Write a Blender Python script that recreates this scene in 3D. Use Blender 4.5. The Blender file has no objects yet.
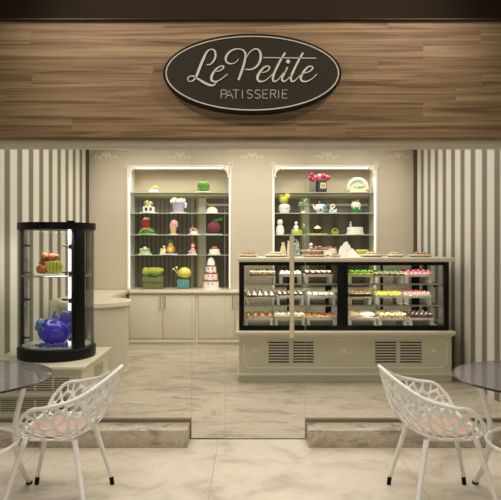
import bpy, bmesh, math, random
from mathutils import Vector, Matrix
random.seed(7)
PI = math.pi
sc = bpy.context.scene
COL = sc.collection
F = 600.0; CX = 250.5; HY = 245.0; H = 1.38
def X(px, d): return (px - CX) * d / F
def Z(py, d): return H - (py - HY) * d / F

# ------------------------------------------------------------------ materials
def lin(c):
    c = c / 255.0
    return c / 12.92 if c <= 0.04045 else ((c + 0.055) / 1.055) ** 2.4
def rgb(r, g, b): return (lin(r), lin(g), lin(b), 1)
def newmat(name):
    m = bpy.data.materials.new(name); m.use_nodes = True
    nt = m.node_tree
    return m, nt, nt.nodes, nt.links, nt.nodes['Principled BSDF']
MATS = {}
def mat(name, col, rough=0.5, metal=0.0, var=0.06, scale=20, emis=0, trans=0.0, coat=0.0, sss=0.0, ior=1.45):
    if name in MATS: return MATS[name]
    m, nt, N, L, b = newmat(name)
    tc = N.new('ShaderNodeTexCoord'); no = N.new('ShaderNodeTexNoise')
    no.inputs['Scale'].default_value = scale; no.inputs['Detail'].default_value = 3
    L.new(tc.outputs['Object'], no.inputs['Vector'])
    r = N.new('ShaderNodeValToRGB')
    r.color_ramp.elements[0].position = 0.3; r.color_ramp.elements[1].position = 0.7
    r.color_ramp.elements[0].color = tuple(c * (1 - var) for c in col[:3]) + (1,)
    r.color_ramp.elements[1].color = tuple(min(1, c * (1 + var)) for c in col[:3]) + (1,)
    L.new(no.outputs['Fac'], r.inputs['Fac']); L.new(r.outputs['Color'], b.inputs['Base Color'])
    b.inputs['Roughness'].default_value = rough; b.inputs['Metallic'].default_value = metal
    b.inputs['Coat Weight'].default_value = coat; b.inputs['IOR'].default_value = ior
    b.inputs['Transmission Weight'].default_value = trans
    if sss: b.inputs['Subsurface Weight'].default_value = sss; b.inputs['Subsurface Scale'].default_value = 0.01
    if emis:
        b.inputs['Emission Color'].default_value = col; b.inputs['Emission Strength'].default_value = emis
    MATS[name] = m
    return m
def glassmat(name, tint, gloss=0.05, rough=0.0, haze=0.0):
    m = bpy.data.materials.new(name); m.use_nodes = True
    nt = m.node_tree; N = nt.nodes; L = nt.links
    N.remove(N['Principled BSDF']); out = N['Material Output']
    t = N.new('ShaderNodeBsdfTransparent'); t.inputs['Color'].default_value = tint
    g = N.new('ShaderNodeBsdfGlossy'); g.inputs['Roughness'].default_value = rough
    lw = N.new('ShaderNodeFresnel'); lw.inputs['IOR'].default_value = 1.3
    mu = N.new('ShaderNodeMath'); mu.operation = 'MULTIPLY'; mu.inputs[1].default_value = gloss * 20
    mu.use_clamp = True
    L.new(lw.outputs[0], mu.inputs[0])
    mx = N.new('ShaderNodeMixShader')
    L.new(mu.outputs[0], mx.inputs[0]); L.new(t.outputs[0], mx.inputs[1]); L.new(g.outputs[0], mx.inputs[2])
    if haze:
        df = N.new('ShaderNodeBsdfDiffuse'); df.inputs['Color'].default_value = (.55, .52, .50, 1)
        m2 = N.new('ShaderNodeMixShader'); m2.inputs[0].default_value = haze
        L.new(mx.outputs[0], m2.inputs[1]); L.new(df.outputs[0], m2.inputs[2]); mx = m2
    L.new(mx.outputs[0], out.inputs['Surface'])
    MATS[name] = m
    return m
def mth(N, L, op, a, b=None, c=None):
    n = N.new('ShaderNodeMath'); n.operation = op
    for i, v in enumerate((a, b, c)):
        if v is None: continue
        if isinstance(v, (int, float)): n.inputs[i].default_value = v
        else: L.new(v, n.inputs[i])
    return n.outputs[0]
def mixc(N, L, fac, a, b, bt='MIX'):
    n = N.new('ShaderNodeMix'); n.data_type = 'RGBA'; n.blend_type = bt
    if isinstance(fac, (int, float)): n.inputs[0].default_value = fac
    else: L.new(fac, n.inputs[0])
    for idx, v in ((6, a), (7, b)):
        if isinstance(v, tuple): n.inputs[idx].default_value = v
        else: L.new(v, n.inputs[idx])
    return n.outputs[2]
def ramp(N, L, fac, stops):
    r = N.new('ShaderNodeValToRGB'); e = r.color_ramp.elements
    while len(e) < len(stops): e.new(0.5)
    for el, (p, c) in zip(e, stops): el.position = p; el.color = c
    L.new(fac, r.inputs['Fac']); return r.outputs['Color']

def stripe_mat(name, axis, period, phase, duty, light, dark, soft=0.06):
    m, nt, N, L, b = newmat(name)
    tc = N.new('ShaderNodeTexCoord'); sx = N.new('ShaderNodeSeparateXYZ'); L.new(tc.outputs['Object'], sx.inputs[0])
    v = sx.outputs[axis]
    f = mth(N, L, 'FRACT', mth(N, L, 'DIVIDE', mth(N, L, 'SUBTRACT', v, phase), period))
    # distance to stripe centre 0.5
    dist = mth(N, L, 'ABSOLUTE', mth(N, L, 'SUBTRACT', f, 0.5))
    k = N.new('ShaderNodeMapRange'); k.inputs[1].default_value = duty / 2 - soft; k.inputs[2].default_value = duty / 2 + soft
    L.new(dist, k.inputs[0])
    no = N.new('ShaderNodeTexNoise'); no.inputs['Scale'].default_value = 3; L.new(tc.outputs['Object'], no.inputs['Vector'])
    c = mixc(N, L, k.outputs[0], dark, light)
    c2 = mixc(N, L, 0.16, c, no.outputs['Color'], 'SOFT_LIGHT')
    L.new(c2, b.inputs['Base Color']); b.inputs['Roughness'].default_value = 0.65
    MATS[name] = m; return m

def marble_mat(name, c0, c1, vein, scale=2.2, rough=0.28, joints=None, jcol=None, stretch=(1, 1, 1), vk=0.45):
    m, nt, N, L, b = newmat(name)
    tc = N.new('ShaderNodeTexCoord')
    mp = N.new('ShaderNodeMapping'); mp.inputs['Scale'].default_value = stretch; L.new(tc.outputs['Object'], mp.inputs[0])
    n1 = N.new('ShaderNodeTexNoise'); n1.inputs['Scale'].default_value = scale; n1.inputs['Detail'].default_value = 9
    n1.inputs['Roughness'].default_value = 0.62; n1.inputs['Distortion'].default_value = 0.9
    L.new(mp.outputs[0], n1.inputs['Vector'])
    base = ramp(N, L, n1.outputs['Fac'], [(0.3, c1), (0.5, c0), (0.7, tuple(min(1, x * 1.12) for x in c0[:3]) + (1,))])
    n2 = N.new('ShaderNodeTexNoise'); n2.inputs['Scale'].default_value = scale * 1.3; n2.inputs['Detail'].default_value = 6
    n2.inputs['Distortion'].default_value = 1.6
    mp2 = N.new('ShaderNodeMapping'); mp2.inputs['Scale'].default_value = stretch; mp2.inputs['Location'].default_value = (5, 3, 2)
    L.new(tc.outputs['Object'], mp2.inputs[0]); L.new(mp2.outputs[0], n2.inputs['Vector'])
    vd = mth(N, L, 'ABSOLUTE', mth(N, L, 'SUBTRACT', n2.outputs['Fac'], 0.5))
    k = N.new('ShaderNodeMapRange'); k.inputs[1].default_value = 0.0; k.inputs[2].default_value = 0.035
    k.inputs[3].default_value = vk; k.inputs[4].default_value = 0.0; L.new(vd, k.inputs[0])
    col = mixc(N, L, k.outputs[0], base, vein)
    if joints:
        sx = N.new('ShaderNodeSeparateXYZ'); L.new(tc.outputs['Object'], sx.inputs[0])
        px, ox, py, oy, w = joints
        def jl(o, p, off):
            f = mth(N, L, 'FRACT', mth(N, L, 'DIVIDE', mth(N, L, 'SUBTRACT', o, off - w / 2), p))
            return mth(N, L, 'LESS_THAN', f, w / p)
        j = mth(N, L, 'MAXIMUM', jl(sx.outputs[0], px, ox), jl(sx.outputs[1], py, oy))
        col = mixc(N, L, j, col, jcol)
        tn = N.new('ShaderNodeTexWhiteNoise'); tn.noise_dimensions = '2D'
        cb = N.new('ShaderNodeCombineXYZ')
        L.new(mth(N, L, 'FLOOR', mth(N, L, 'DIVIDE', mth(N, L, 'SUBTRACT', sx.outputs[0], ox), px)), cb.inputs[0])
        L.new(mth(N, L, 'FLOOR', mth(N, L, 'DIVIDE', mth(N, L, 'SUBTRACT', sx.outputs[1], oy), py)), cb.inputs[1])
        L.new(cb.outputs[0], tn.inputs['Vector'])
        g = mth(N, L, 'ADD', mth(N, L, 'MULTIPLY', tn.outputs['Value'], 0.10), 0.93)
        gc = N.new('ShaderNodeCombineXYZ')
        for i in range(3): L.new(g, gc.inputs[i])
        col = mixc(N, L, 1.0, col, gc.outputs[0], 'MULTIPLY')
    L.new(col, b.inputs['Base Color']); b.inputs['Roughness'].default_value = rough
    MATS[name] = m; return m

def wood_mat(name):
    m, nt, N, L, b = newmat(name)
    tc = N.new('ShaderNodeTexCoord'); sx = N.new('ShaderNodeSeparateXYZ'); L.new(tc.outputs['Object'], sx.inputs[0])
    row = mth(N, L, 'FLOOR', mth(N, L, 'DIVIDE', sx.outputs[2], 0.097))
    w1 = N.new('ShaderNodeTexWhiteNoise'); w1.noise_dimensions = '1D'; L.new(row, w1.inputs['W'])
    seg = mth(N, L, 'FLOOR', mth(N, L, 'ADD', mth(N, L, 'DIVIDE', sx.outputs[0], 1.5), mth(N, L, 'MULTIPLY', w1.outputs['Value'], 5)))
    cb = N.new('ShaderNodeCombineXYZ'); L.new(row, cb.inputs[0]); L.new(seg, cb.inputs[1])
    w2 = N.new('ShaderNodeTexWhiteNoise'); w2.noise_dimensions = '2D'; L.new(cb.outputs[0], w2.inputs['Vector'])
    mp = N.new('ShaderNodeMapping'); mp.inputs['Scale'].default_value = (0.5, 1, 17); L.new(tc.outputs['Object'], mp.inputs[0])
    off = N.new('ShaderNodeVectorMath'); off.operation = 'ADD'; L.new(mp.outputs[0], off.inputs[0])
    cc = N.new('ShaderNodeCombineXYZ'); L.new(mth(N, L, 'MULTIPLY', w2.outputs['Value'], 13), cc.inputs[0]); L.new(cc.outputs[0], off.inputs[1])
    n1 = N.new('ShaderNodeTexNoise'); n1.inputs['Scale'].default_value = 1.8; n1.inputs['Detail'].default_value = 7
    n1.inputs['Distortion'].default_value = 0.8; n1.inputs['Roughness'].default_value = 0.6; L.new(off.outputs[0], n1.inputs['Vector'])
    c = ramp(N, L, n1.outputs['Fac'], [(0.28, rgb(80, 60, 41)), (0.42, rgb(114, 90, 65)), (0.55, rgb(142, 117, 88)), (0.75, rgb(162, 138, 109))])
    g = mth(N, L, 'ADD', mth(N, L, 'MULTIPLY', w2.outputs['Value'], 0.15), 0.9)
    gc = N.new('ShaderNodeCombineXYZ')
    for i in range(3): L.new(g, gc.inputs[i])
    c = mixc(N, L, 1.0, c, gc.outputs[0], 'MULTIPLY')
    fr = mth(N, L, 'FRACT', mth(N, L, 'DIVIDE', sx.outputs[2], 0.097))
    c = mixc(N, L, mth(N, L, 'MULTIPLY', mth(N, L, 'LESS_THAN', fr, 0.03), 0.45), c, rgb(80, 58, 40))
    L.new(c, b.inputs['Base Color']); b.inputs['Roughness'].default_value = 0.55
    bp = N.new('ShaderNodeBump'); bp.inputs['Strength'].default_value = 0.15; L.new(n1.outputs['Fac'], bp.inputs['Height'])
    L.new(bp.outputs[0], b.inputs['Normal'])
    MATS[name] = m; return m

# ------------------------------------------------------------------ mesh builder
class MB:
    def __init__(s): s.bm = bmesh.new()
    def box(s, x0, x1, y0, y1, z0, z1, bev=0.0):
        bm = s.bm
        t = bmesh.new() if bev else bm
        vs = [t.verts.new((x, y, z)) for x in (x0, x1) for y in (y0, y1) for z in (z0, z1)]
        for f in ((0, 1, 3, 2), (4, 6, 7, 5), (0, 4, 5, 1), (2, 3, 7, 6), (0, 2, 6, 4), (1, 5, 7, 3)):
            t.faces.new([vs[i] for i in f])
        if bev:
            bmesh.ops.bevel(t, geom=list(t.edges), offset=bev, segments=2, affect='EDGES', profile=0.5)
            s._merge(t)
        return s
    def _merge(s, t, M=None):
        if M is not None: t.transform(M)
        me = bpy.data.meshes.new('tmp'); t.to_mesh(me); t.free(); s.bm.from_mesh(me); bpy.data.meshes.remove(me)
    def lathe(s, prof, c=(0, 0, 0), n=24, sx=1, sy=1, a0=0, a1=2 * PI):
        bm = s.bm; full = abs(a1 - a0 - 2 * PI) < 1e-6
        cnt = n if full else n + 1
        rings = []
        for r, z in prof:
            if r < 1e-6: rings.append([bm.verts.new((c[0], c[1], c[2] + z))])
            else: rings.append([bm.verts.new((c[0] + r * sx * math.cos(a0 + (a1 - a0) * i / n), c[1] + r * sy * math.sin(a0 + (a1 - a0) * i / n), c[2] + z)) for i in range(cnt)])
        for A, B in zip(rings, rings[1:]):
            for i in range(n):
                j = (i + 1) % cnt
                if len(A) == 1 and len(B) == 1: continue
                if len(A) == 1: fs = [A[0], B[j], B[i]]
                elif len(B) == 1: fs = [A[i], A[j], B[0]]
                else: fs = [A[i], A[j], B[j], B[i]]
                try: bm.faces.new(fs)
                except ValueError: pass
        return s
    def cyl(s, r, z0, z1, c=(0, 0), n=24, bev=0.0, sx=1, sy=1):
        b = min(bev, r * .9)
        p = [(0, z0), (r, z0), (r, z1 - b)] + ([(r - b * .3, z1 - b * .3), (r - b, z1)] if b else []) + [(0, z1)]
        return s.lathe(p, (c[0], c[1], 0), n, sx, sy)
    def ball(s, c, r, n=12, rz=None, sx=1, sy=1):
        rz = rz or r; m = max(4, n // 2)
        return s.lathe([(max(0, r * math.sin(PI * k / m)) if 0 < k < m else 0, -rz * math.cos(PI * k / m)) for k in range(m + 1)], c, n, sx, sy)
    def dome(s, c, r, h, n=16):
        return s.lathe([(0, 0)] + [(r * math.cos(PI / 2 * k / 5) if k < 5 else 0, h * math.sin(PI / 2 * k / 5)) for k in range(6)], c, n)
    def tube(s, pts, rad, n=8, closed=False, cap=True):
        bm = s.bm; P = [Vector(p) for p in pts]; m = len(P)
        R = rad if isinstance(rad, (list, tuple)) else [rad] * m
        rings = []; up = None
        for i in range(m):
            a = P[(i - 1) % m] if (closed or i) else P[0]; b = P[(i + 1) % m] if (closed or i < m - 1) else P[-1]
            t = (b - a).normalized()
            if up is None:
                up = Vector((0, 0, 1)) if abs(t.z) < 0.9 else Vector((1, 0, 0))
            u = (up - t * up.dot(t)).normalized(); v = t.cross(u); up = u
            rings.append([bm.verts.new(P[i] + (u * math.cos(2 * PI * k / n) + v * math.sin(2 * PI * k / n)) * R[i]) for k in range(n)])
        prs = list(zip(rings, rings[1:])) + ([(rings[-1], rings[0])] if closed else [])
        for A, B in prs:
            for k in range(n):
                try: bm.faces.new([A[k], A[(k + 1) % n], B[(k + 1) % n], B[k]])
                except ValueError: pass
        if cap and not closed:
            bm.faces.new(rings[0][::-1]); bm.faces.new(rings[-1])
        return s
    def prism(s, pts, z0, z1):           # outline in XY
        bm = s.bm; A = [bm.verts.new((x, y, z0)) for x, y in pts]; B = [bm.verts.new((x, y, z1)) for x, y in pts]
        n = len(pts); bm.faces.new(A[::-1]); bm.faces.new(B)
        for i in range(n): bm.faces.new([A[i], A[(i + 1) % n], B[(i + 1) % n], B[i]])
        return s
    def prismY(s, pts, y0, y1):          # outline in XZ
        bm = s.bm; A = [bm.verts.new((x, y0, z)) for x, z in pts]; B = [bm.verts.new((x, y1, z)) for x, z in pts]
        n = len(pts); bm.faces.new(A); bm.faces.new(B[::-1])
        for i in range(n): bm.faces.new([A[i], B[i], B[(i + 1) % n], A[(i + 1) % n]])
        return s
    def ribbonY(s, pts, wid, y0, y1):    # stroke with varying width lying in XZ, extruded in y
        L_, R_ = [], []; m = len(pts)
        for i, (x, z) in enumerate(pts):
            a = pts[max(0, i - 1)]; b = pts[min(m - 1, i + 1)]
            tx, tz = b[0] - a[0], b[1] - a[1]; l = math.hypot(tx, tz) or 1
            nx, nz = -tz / l, tx / l; w = wid[i] / 2
            L_.append((x + nx * w, z + nz * w)); R_.append((x - nx * w, z - nz * w))
        bm = s.bm
        vs = [[bm.verts.new((p[0], y, p[1])) for p in side] for side in (L_, R_) for y in (y0, y1)]
        Lf, Lb, Rf, Rb = vs
        for i in range(m - 1):
            bm.faces.new([Lf[i], Lf[i + 1], Rf[i + 1], Rf[i]]); bm.faces.new([Lb[i], Rb[i], Rb[i + 1], Lb[i + 1]])
            bm.faces.new([Lf[i], Lb[i], Lb[i + 1], Lf[i + 1]]); bm.faces.new([Rf[i], Rf[i + 1], Rb[i + 1], Rb[i]])
        bm.faces.new([Lf[0], Rf[0], Rb[0], Lb[0]]); bm.faces.new([Lf[-1], Lb[-1], Rb[-1], Rf[-1]])
        return s
    def xf(s, M): s.bm.transform(M); return s
    def build(s, name, m, parent=None, smooth=True, loc=None, recalc=True):
        if recalc: bmesh.ops.recalc_face_normals(s.bm, faces=s.bm.faces)
        me = bpy.data.meshes.new(name); s.bm.to_mesh(me); s.bm.free()
        if smooth:
            for p in me.polygons: p.use_smooth = True
            me.set_sharp_from_angle(angle=math.radians(38))
        me.materials.append(m)
        o = bpy.data.objects.new(name, me); COL.objects.link(o)
        if parent is not None: o.parent = parent
        if loc is not None: o.location = loc
        return o
def tag(o, label=None, cat=None, group=None, kind=None):
    if label: o['label'] = label
    if cat: o['category'] = cat
    if group: o['group'] = group
    if kind: o['kind'] = kind
    return o
def empty(name, loc, label, cat, group=None, rz=0):
    o = bpy.data.objects.new(name, None); COL.objects.link(o); o.location = loc; o.rotation_euler = (0, 0, rz)
    o.empty_display_size = 0.05
    return tag(o, label, cat, group)
def copy_tree(o, loc=None, rz=None, label=None, group=None):
    r = o.copy(); COL.objects.link(r)
    if loc is not None: r.location = loc
    if rz is not None: r.rotation_euler = (0, 0, rz)
    if label: r['label'] = label
    if group: r['group'] = group
    for ch in list(o.children):
        c = ch.copy(); COL.objects.link(c); c.parent = r
        for g in list(ch.children):
            d = g.copy(); COL.objects.link(d); d.parent = c
    return r
def smooth_path(pts, sub=5, closed=False):   # catmull-rom for tuples of any dim
    m = len(pts); out = []
    rng = range(m if closed else m - 1)
    for i in rng:
        g = lambda k: pts[k % m] if closed else pts[max(0, min(m - 1, k))]
        p0, p1, p2, p3 = g(i - 1), g(i), g(i + 1), g(i + 2)
        for k in range(sub):
            t = k / sub
            out.append(tuple(0.5 * (2 * b + (c - a) * t + (2 * a - 5 * b + 4 * c - d) * t * t + (3 * b - a - 3 * c + d) * t ** 3) for a, b, c, d in zip(p0, p1, p2, p3)))
    if not closed: out.append(tuple(pts[-1]))
    return out

# palette
M_wall = mat('cream_wall_paint', rgb(199, 187, 164), 0.6, var=0.02, scale=3)
M_cream = mat('cream_lacquer', rgb(210, 203, 180), 0.35, var=0.02, scale=4)
M_creamtop = mat('cream_worktop', rgb(226, 216, 192), 0.25, var=0.03, scale=12)
M_white = mat('white_paint', rgb(236, 232, 220), 0.4, var=0.02)
M_relief = mat('white_plaster_relief', rgb(236, 230, 214), 0.5, var=0.02)
M_black = mat('black_metal', rgb(13, 11, 10), 0.4, var=0.1)
M_bronze = mat('dark_bronze', rgb(58, 48, 40), 0.35, 0.6, var=0.1)
M_chan = mat('bronze_channel', rgb(120, 106, 88), 0.5, 0.2)
M_rubber = mat('black_rubber', rgb(14, 13, 13), 0.6)
M_steel = mat('brushed_steel', rgb(190, 182, 168), 0.3, 0.9, var=0.05, scale=60)
M_brass = mat('satin_champagne_metal', rgb(206, 194, 162), 0.35, 0.1, var=0.05, scale=40)
M_chair = mat('white_powder_coat', rgb(238, 236, 229), 0.4, var=0.02)
M_pad = mat('salmon_seat_pad', rgb(208, 172, 156), 0.7, var=0.08)
M_sign = mat('charcoal_sign_face', rgb(46, 41, 32), 0.5, var=0.05, scale=8)
M_signedge = mat('black_sign_edge', rgb(16, 12, 10), 0.5)
M_letter = mat('silver_lettering', rgb(206, 198, 184), 0.35, 0.25, var=0.04)
M_letter2 = mat('dim_silver_lettering', rgb(178, 170, 154), 0.4, 0.25, var=0.04)
M_glass = glassmat('clear_glass', (0.985, 0.99, 0.985, 1), 0.02)
M_caseglass = glassmat('case_glass', (0.97, 0.98, 0.97, 1), 0.03)
M_shelfglass = glassmat('green_shelf_glass', (0.86, 0.92, 0.86, 1), 0.06)
M_tableglass = glassmat('smoked_table_glass', (0.88, 0.86, 0.85, 1), 0.05, 0, 0.13)
M_glassedge = mat('glass_edge_green', rgb(186, 192, 172), 0.2, var=0.05)
M_darkedge = mat('dark_glass_edge', rgb(34, 30, 28), 0.2)
M_led = mat('warm_led', (1.0, 0.95, 0.84, 1), 0.5, var=0, emis=1.1)
M_ledc = mat('cool_led', (0.95, 0.97, 1.0, 1), 0.5, var=0, emis=2.5)
M_slot = mat('vent_slot_dark', rgb(44, 38, 30), 0.7)
M_floor_in = marble_mat('inner_marble_floor', rgb(190, 179, 160), rgb(138, 126, 108), rgb(216, 208, 192), 4.2, 0.3,
                        (1.6, -0.55, 1.6, 4.27, 0.003), rgb(160, 147, 128), stretch=(0.6, 1.3, 1))
M_floor_out = marble_mat('outer_marble_floor', rgb(216, 206, 188), rgb(180, 167, 147), rgb(178, 158, 132), 2.6, 0.3,
                         (1.2, -0.227, 1.6, 2.67, 0.005), rgb(176, 160, 136), stretch=(1, 1, 1), vk=0.16)
M_curb = marble_mat('veined_brown_marble', rgb(176, 164, 144), rgb(104, 92, 76), rgb(214, 204, 186), 5.5, 0.25, stretch=(0.8, 1, 1.6))
M_wood = wood_mat('walnut_planks')
M_stL = stripe_mat('striped_wallpaper_left', 1, 0.289, 5.617 - 0.1445, 0.43, rgb(216, 212, 198), rgb(114, 108, 92))
M_stR = stripe_mat('striped_wallpaper_right', 1, 0.289, 5.592 - 0.1445, 0.43, rgb(212, 208, 196), rgb(116, 110, 96))
M_dark = mat('dark_brown_plaster', rgb(44, 34, 25), 0.8, var=0.05, scale=2)

for nm in ('black_metal', 'charcoal_sign_face', 'black_sign_edge', 'black_rubber', 'dark_brown_plaster', 'dark_bronze', 'walnut_planks'):
    MATS[nm].node_tree.nodes['Principled BSDF'].inputs['Specular IOR Level'].default_value = .18
# ------------------------------------------------------------------ shell
YB = 8.0; XL = -2.16; XR = 2.18; ZC = 2.85
def struct(o, label=None):
    o['kind'] = 'structure'
    if label: o['label'] = label
    return o
struct(MB().box(-4.5, 4.5, 0.6, 4.27, -0.05, 0).build('floor', M_floor_out), 'cream marble floor in front of the shop')
struct(MB().box(-4.5, 4.5, 4.27, 8.7, -0.05, 0).build('floor', M_floor_in), 'veined grey beige marble floor inside the shop')
struct(MB().box(XL - 0.1, XL, 4.32, YB, 0, ZC).build('wall_left', M_stL), 'left side wall in cream and taupe vertical stripes')
struct(MB().box(XR, XR + 0.1, 4.32, YB, 0, ZC).build('wall_right', M_stR), 'right side wall in cream and taupe vertical stripes')
struct(MB().box(XL - 0.1, XR + 0.1, 4.32, 8.7, ZC, ZC + 0.1).build('ceiling', M_wall), 'shop ceiling')
# back wall with two niches
NZ0, NZ1 = 0.79, 2.43
niches = [(-1.633, -0.27), (0.30, 1.675)]
w = MB()
for a, b_ in ((XL, niches[0][0]), (niches[0][1], niches[1][0]), (niches[1][1], XR)):
    w.box(a, b_, YB, YB + 0.6, 0, ZC)
for a, b_ in niches:
    w.box(a, b_, YB, YB + 0.6, 0, NZ0 - 0.03); w.box(a, b_, YB, YB + 0.6, NZ1, ZC)
    w.box(a, b_, YB + 0.46, YB + 0.6, NZ0 - 0.03, NZ1)
struct(w.build('wall_back', M_wall, smooth=False), 'cream back wall with two arched display niches')

M_gap = mat('dark_shadow_gap', rgb(70, 62, 46), .7)  # dark colour stands in for shade in the back corner gaps
struct(MB().box(XL, XL + .012, 7.86, 7.985, .79, ZC).build('trim_30', M_gap), 'dark strip painted for the shadow gap in the left back corner')
struct(MB().box(XR - .012, XR, 7.86, 7.985, .79, ZC).build('trim_31', M_gap), 'dark strip painted for the shadow gap in the right back corner')
# fascia
FY = 4.0
fz0 = Z(137, FY); fz1 = Z(21, FY)
struct(MB().box(-3.2, 3.2, FY, FY + 0.115, fz0, fz1, 0.004).build('wall_front', M_wood), 'horizontal walnut plank fascia over the shopfront')
struct(MB().box(-3.2, 3.2, FY - 0.02, FY + 0.22, fz1, fz1 + 0.012).build('trim_1', M_bronze), 'dark cap along the top of the wood fascia')
struct(MB().box(-3.2, 3.2, FY + 0.118, FY + 0.15, 2.04, fz0 + .02, 0.002).build('trim_2', M_creamtop), 'cream head beam under the wood fascia')
struct(MB().box(-3.2, 3.2, FY + 0.22, FY + 0.36, fz0, 4.4).build('wall_bulkhead', M_dark), 'dark bulkhead above the wood fascia')

# curbs + channels
def xl(px): return X(px, 4.09)
GL = X(191.5, 4.3); GR = X(305, 4.3)
struct(MB().box(-3.0, xl(187.5), 4.08, 4.265, 0, 0.12, 0.004).build('trim_3', M_curb), 'left veined brown marble kerb under the shop glass')
struct(MB().box(X(310, 4.09) - .01, 3.0, 4.08, 4.265, 0, 0.12, 0.004).build('trim_4', M_curb), 'right veined brown marble kerb under the shop glass')
struct(MB().box(-3.0, GL, 4.27, 4.31, 0, 0.14, 0.002).build('trim_5', M_chan), 'left dark metal glazing channel')
struct(MB().box(GR, 3.0, 4.27, 4.31, 0, 0.14, 0.002).build('trim_6', M_chan), 'right dark metal glazing channel')
struct(MB().box(GL, GR, 4.262, 4.275, 0.0, 0.003).build('trim_7', M_bronze), 'thin metal threshold strip in the doorway')
# glass
def pane(name, x0, x1, z0, z1, label, y=4.285):
    o = MB().box(x0, x1, y, y + 0.010, z0, z1).build(name, M_glass, smooth=False)
    e = MB().box(x1 - 0.002, x1, y - 0.0005, y + 0.0105, z0, z1).build('glass_edge', mat('polished_glass_edge', rgb(196, 192, 176), 0.2), o)
    return struct(o, label)
pane('window_1', -3.0, X(192, 4.29), 0.140, 2.063, 'left fixed pane of the glass shopfront')
pane('window_2', X(306, 4.29), 3.0, 0.140, 2.063, 'right fixed pane of the glass shopfront')
pane('window_3', X(192.6, 4.29), X(225, 4.29), 0.0, 2.063, 'narrow fixed glass pane left of the door')
dr = pane('door_1', X(225.6, 4.29), X(305.3, 4.29), 0.012, 2.04, 'frameless glass shop door')
hx = X(292, 4.2)
hz0, hz1 = Z(338, 4.2), Z(236, 4.2)
h = MB().tube([(hx, 4.215, hz0), (hx, 4.215, hz1)], 0.0165, 16)
for z in (hz0 + 0.12, hz1 - 0.12): h.tube([(hx, 4.215, z), (hx, 4.287, z)], 0.009, 10)
o = h.build('door_handle', M_brass, dr); o['label'] = 'long vertical satin champagne pull handle'

# ------------------------------------------------------------------ sign
SY = FY - 0.06
def sp(px, py): return (X(px, SY), Z(py, SY))
sg = empty('shop_sign', (0, FY - 0.03, sp(252, 73.3)[1]), 'oval charcoal shop sign reading Le Petite Patisserie on the wood fascia', 'sign')
sc0 = sg.location.copy()
cx, cz = sp(252.3, 73.3)
def ell(rx, rz, n=96): return [(cx + rx * math.cos(2 * PI * i / n), cz + rz * math.sin(2 * PI * i / n)) for i in range(n)]
def local(o): o.matrix_parent_inverse = Matrix.Translation(-sc0); return o
k = SY / F
local(MB().prismY(ell(89.3 * k, 39.8 * k), SY + 0.004, FY - 0.001).build('sign_board', M_signedge, sg))
local(MB().prismY(ell(87.2 * k, 37.7 * k), SY, SY + 0.006).build('sign_face', M_sign, sg))
rg = MB(); ring = [(x, SY - 0.001, z) for x, z in ell(86.2 * k, 36.8 * k)]
rg.tube(ring, 0.0045, 6, closed=True); local(rg.build('outline_ring', M_letter, sg))
strokes = []
def st(fx, pts, w): strokes.append(([fx(u, v) + (ww,) for (u, v), ww in zip(pts, w)]))
z1 = lambda u, v: (180 + u * .12, 40 + v * .12); z2 = lambda u, v: (220 + u * .1, 40 + v * .1); z3 = lambda u, v: (255 + u * .14, 40 + v * .14)
st(z1, [(222, 208), (255, 203), (285, 168), (297, 125), (285, 88), (255, 80), (222, 104), (195, 160), (165, 230), (140, 296), (112, 338), (82, 347), (65, 330), (76, 308), (108, 302), (145, 322), (190, 350), (240, 374), (280, 378), (306, 352)],
   [.9, 1.3, 2.0, 2.2, 1.7, 1.1, 1.9, 2.8, 2.9, 2.6, 1.4, 1.0, 1.1, 1.2, 1.3, 1.9, 2.5, 2.5, 1.6, 1.0])
st(z1, [(290, 262), (325, 260), (356, 240), (363, 222), (340, 219), (300, 246), (270, 290), (261, 325), (276, 346), (312, 345), (350, 322), (398, 285)],
   [.8, 1.0, 1.6, 1.6, 1.2, 2.0, 2.7, 2.6, 2.0, 1.2, .9, .9])
st(z2, [(185, 190), (165, 218), (130, 238), (90, 237), (62, 215), (59, 175), (90, 127), (140, 97), (200, 93), (240, 112), (255, 150), (248, 210), (225, 290), (185, 402)],
   [.8, .9, 1.0, 1.5, 2.0, 2.4, 2.0, 1.4, 1.2, 1.6, 2.2, 2.5, 2.6, 2.4])
st(z2, [(262, 178), (300, 122), (345, 93), (382, 98), (405, 137), (404, 195), (380, 250), (340, 285), (290, 298), (248, 293)],
   [.8, 1.0, 1.2, 1.7, 2.5, 2.7, 2.2, 1.8, 1.3, .8])
st(z3, [(50, 235), (85, 225), (104, 202), (95, 189), (65, 196), (32, 235), (17, 270), (30, 296), (65, 294), (100, 270), (130, 240)],
   [.8, 1.1, 1.6, 1.3, 1.7, 2.6, 2.6, 2.1, 1.3, .9, .9])
st(z3, [(215, 92), (180, 150), (145, 220), (128, 270), (132, 294), (155, 292), (185, 260), (225, 205)], [2.0, 2.3, 2.4, 2.3, 2.0, 1.3, .9, .8])
st(z3, [(232, 195), (206, 245), (192, 278), (202, 296), (225, 288), (262, 250)], [1.9, 2.4, 2.3, 1.8, 1.1, .8])
st(z3, [(343, 92), (310, 150), (280, 210), (257, 265), (260, 294), (282, 293), (310, 265), (338, 238)], [2.0, 2.3, 2.4, 2.3, 2.0, 1.3, .9, .8])
st(z3, [(345, 240), (388, 226), (412, 203), (402, 190), (375, 196), (342, 235), (326, 270), (337, 294), (370, 297), (410, 275), (441, 245)],
   [.8, 1.1, 1.6, 1.3, 1.7, 2.6, 2.6, 2.1, 1.3, .9, .9])
lt = MB()
for s_ in strokes:
    q = smooth_path(s_, 6)
    pts = [sp(x, y) for x, y, _ in q]; lt.ribbonY(pts, [w_ * k * .88 for _, _, w_ in q], SY - 0.006, SY)
x, y = z3(236, 155); c = sp(x, y)
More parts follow.
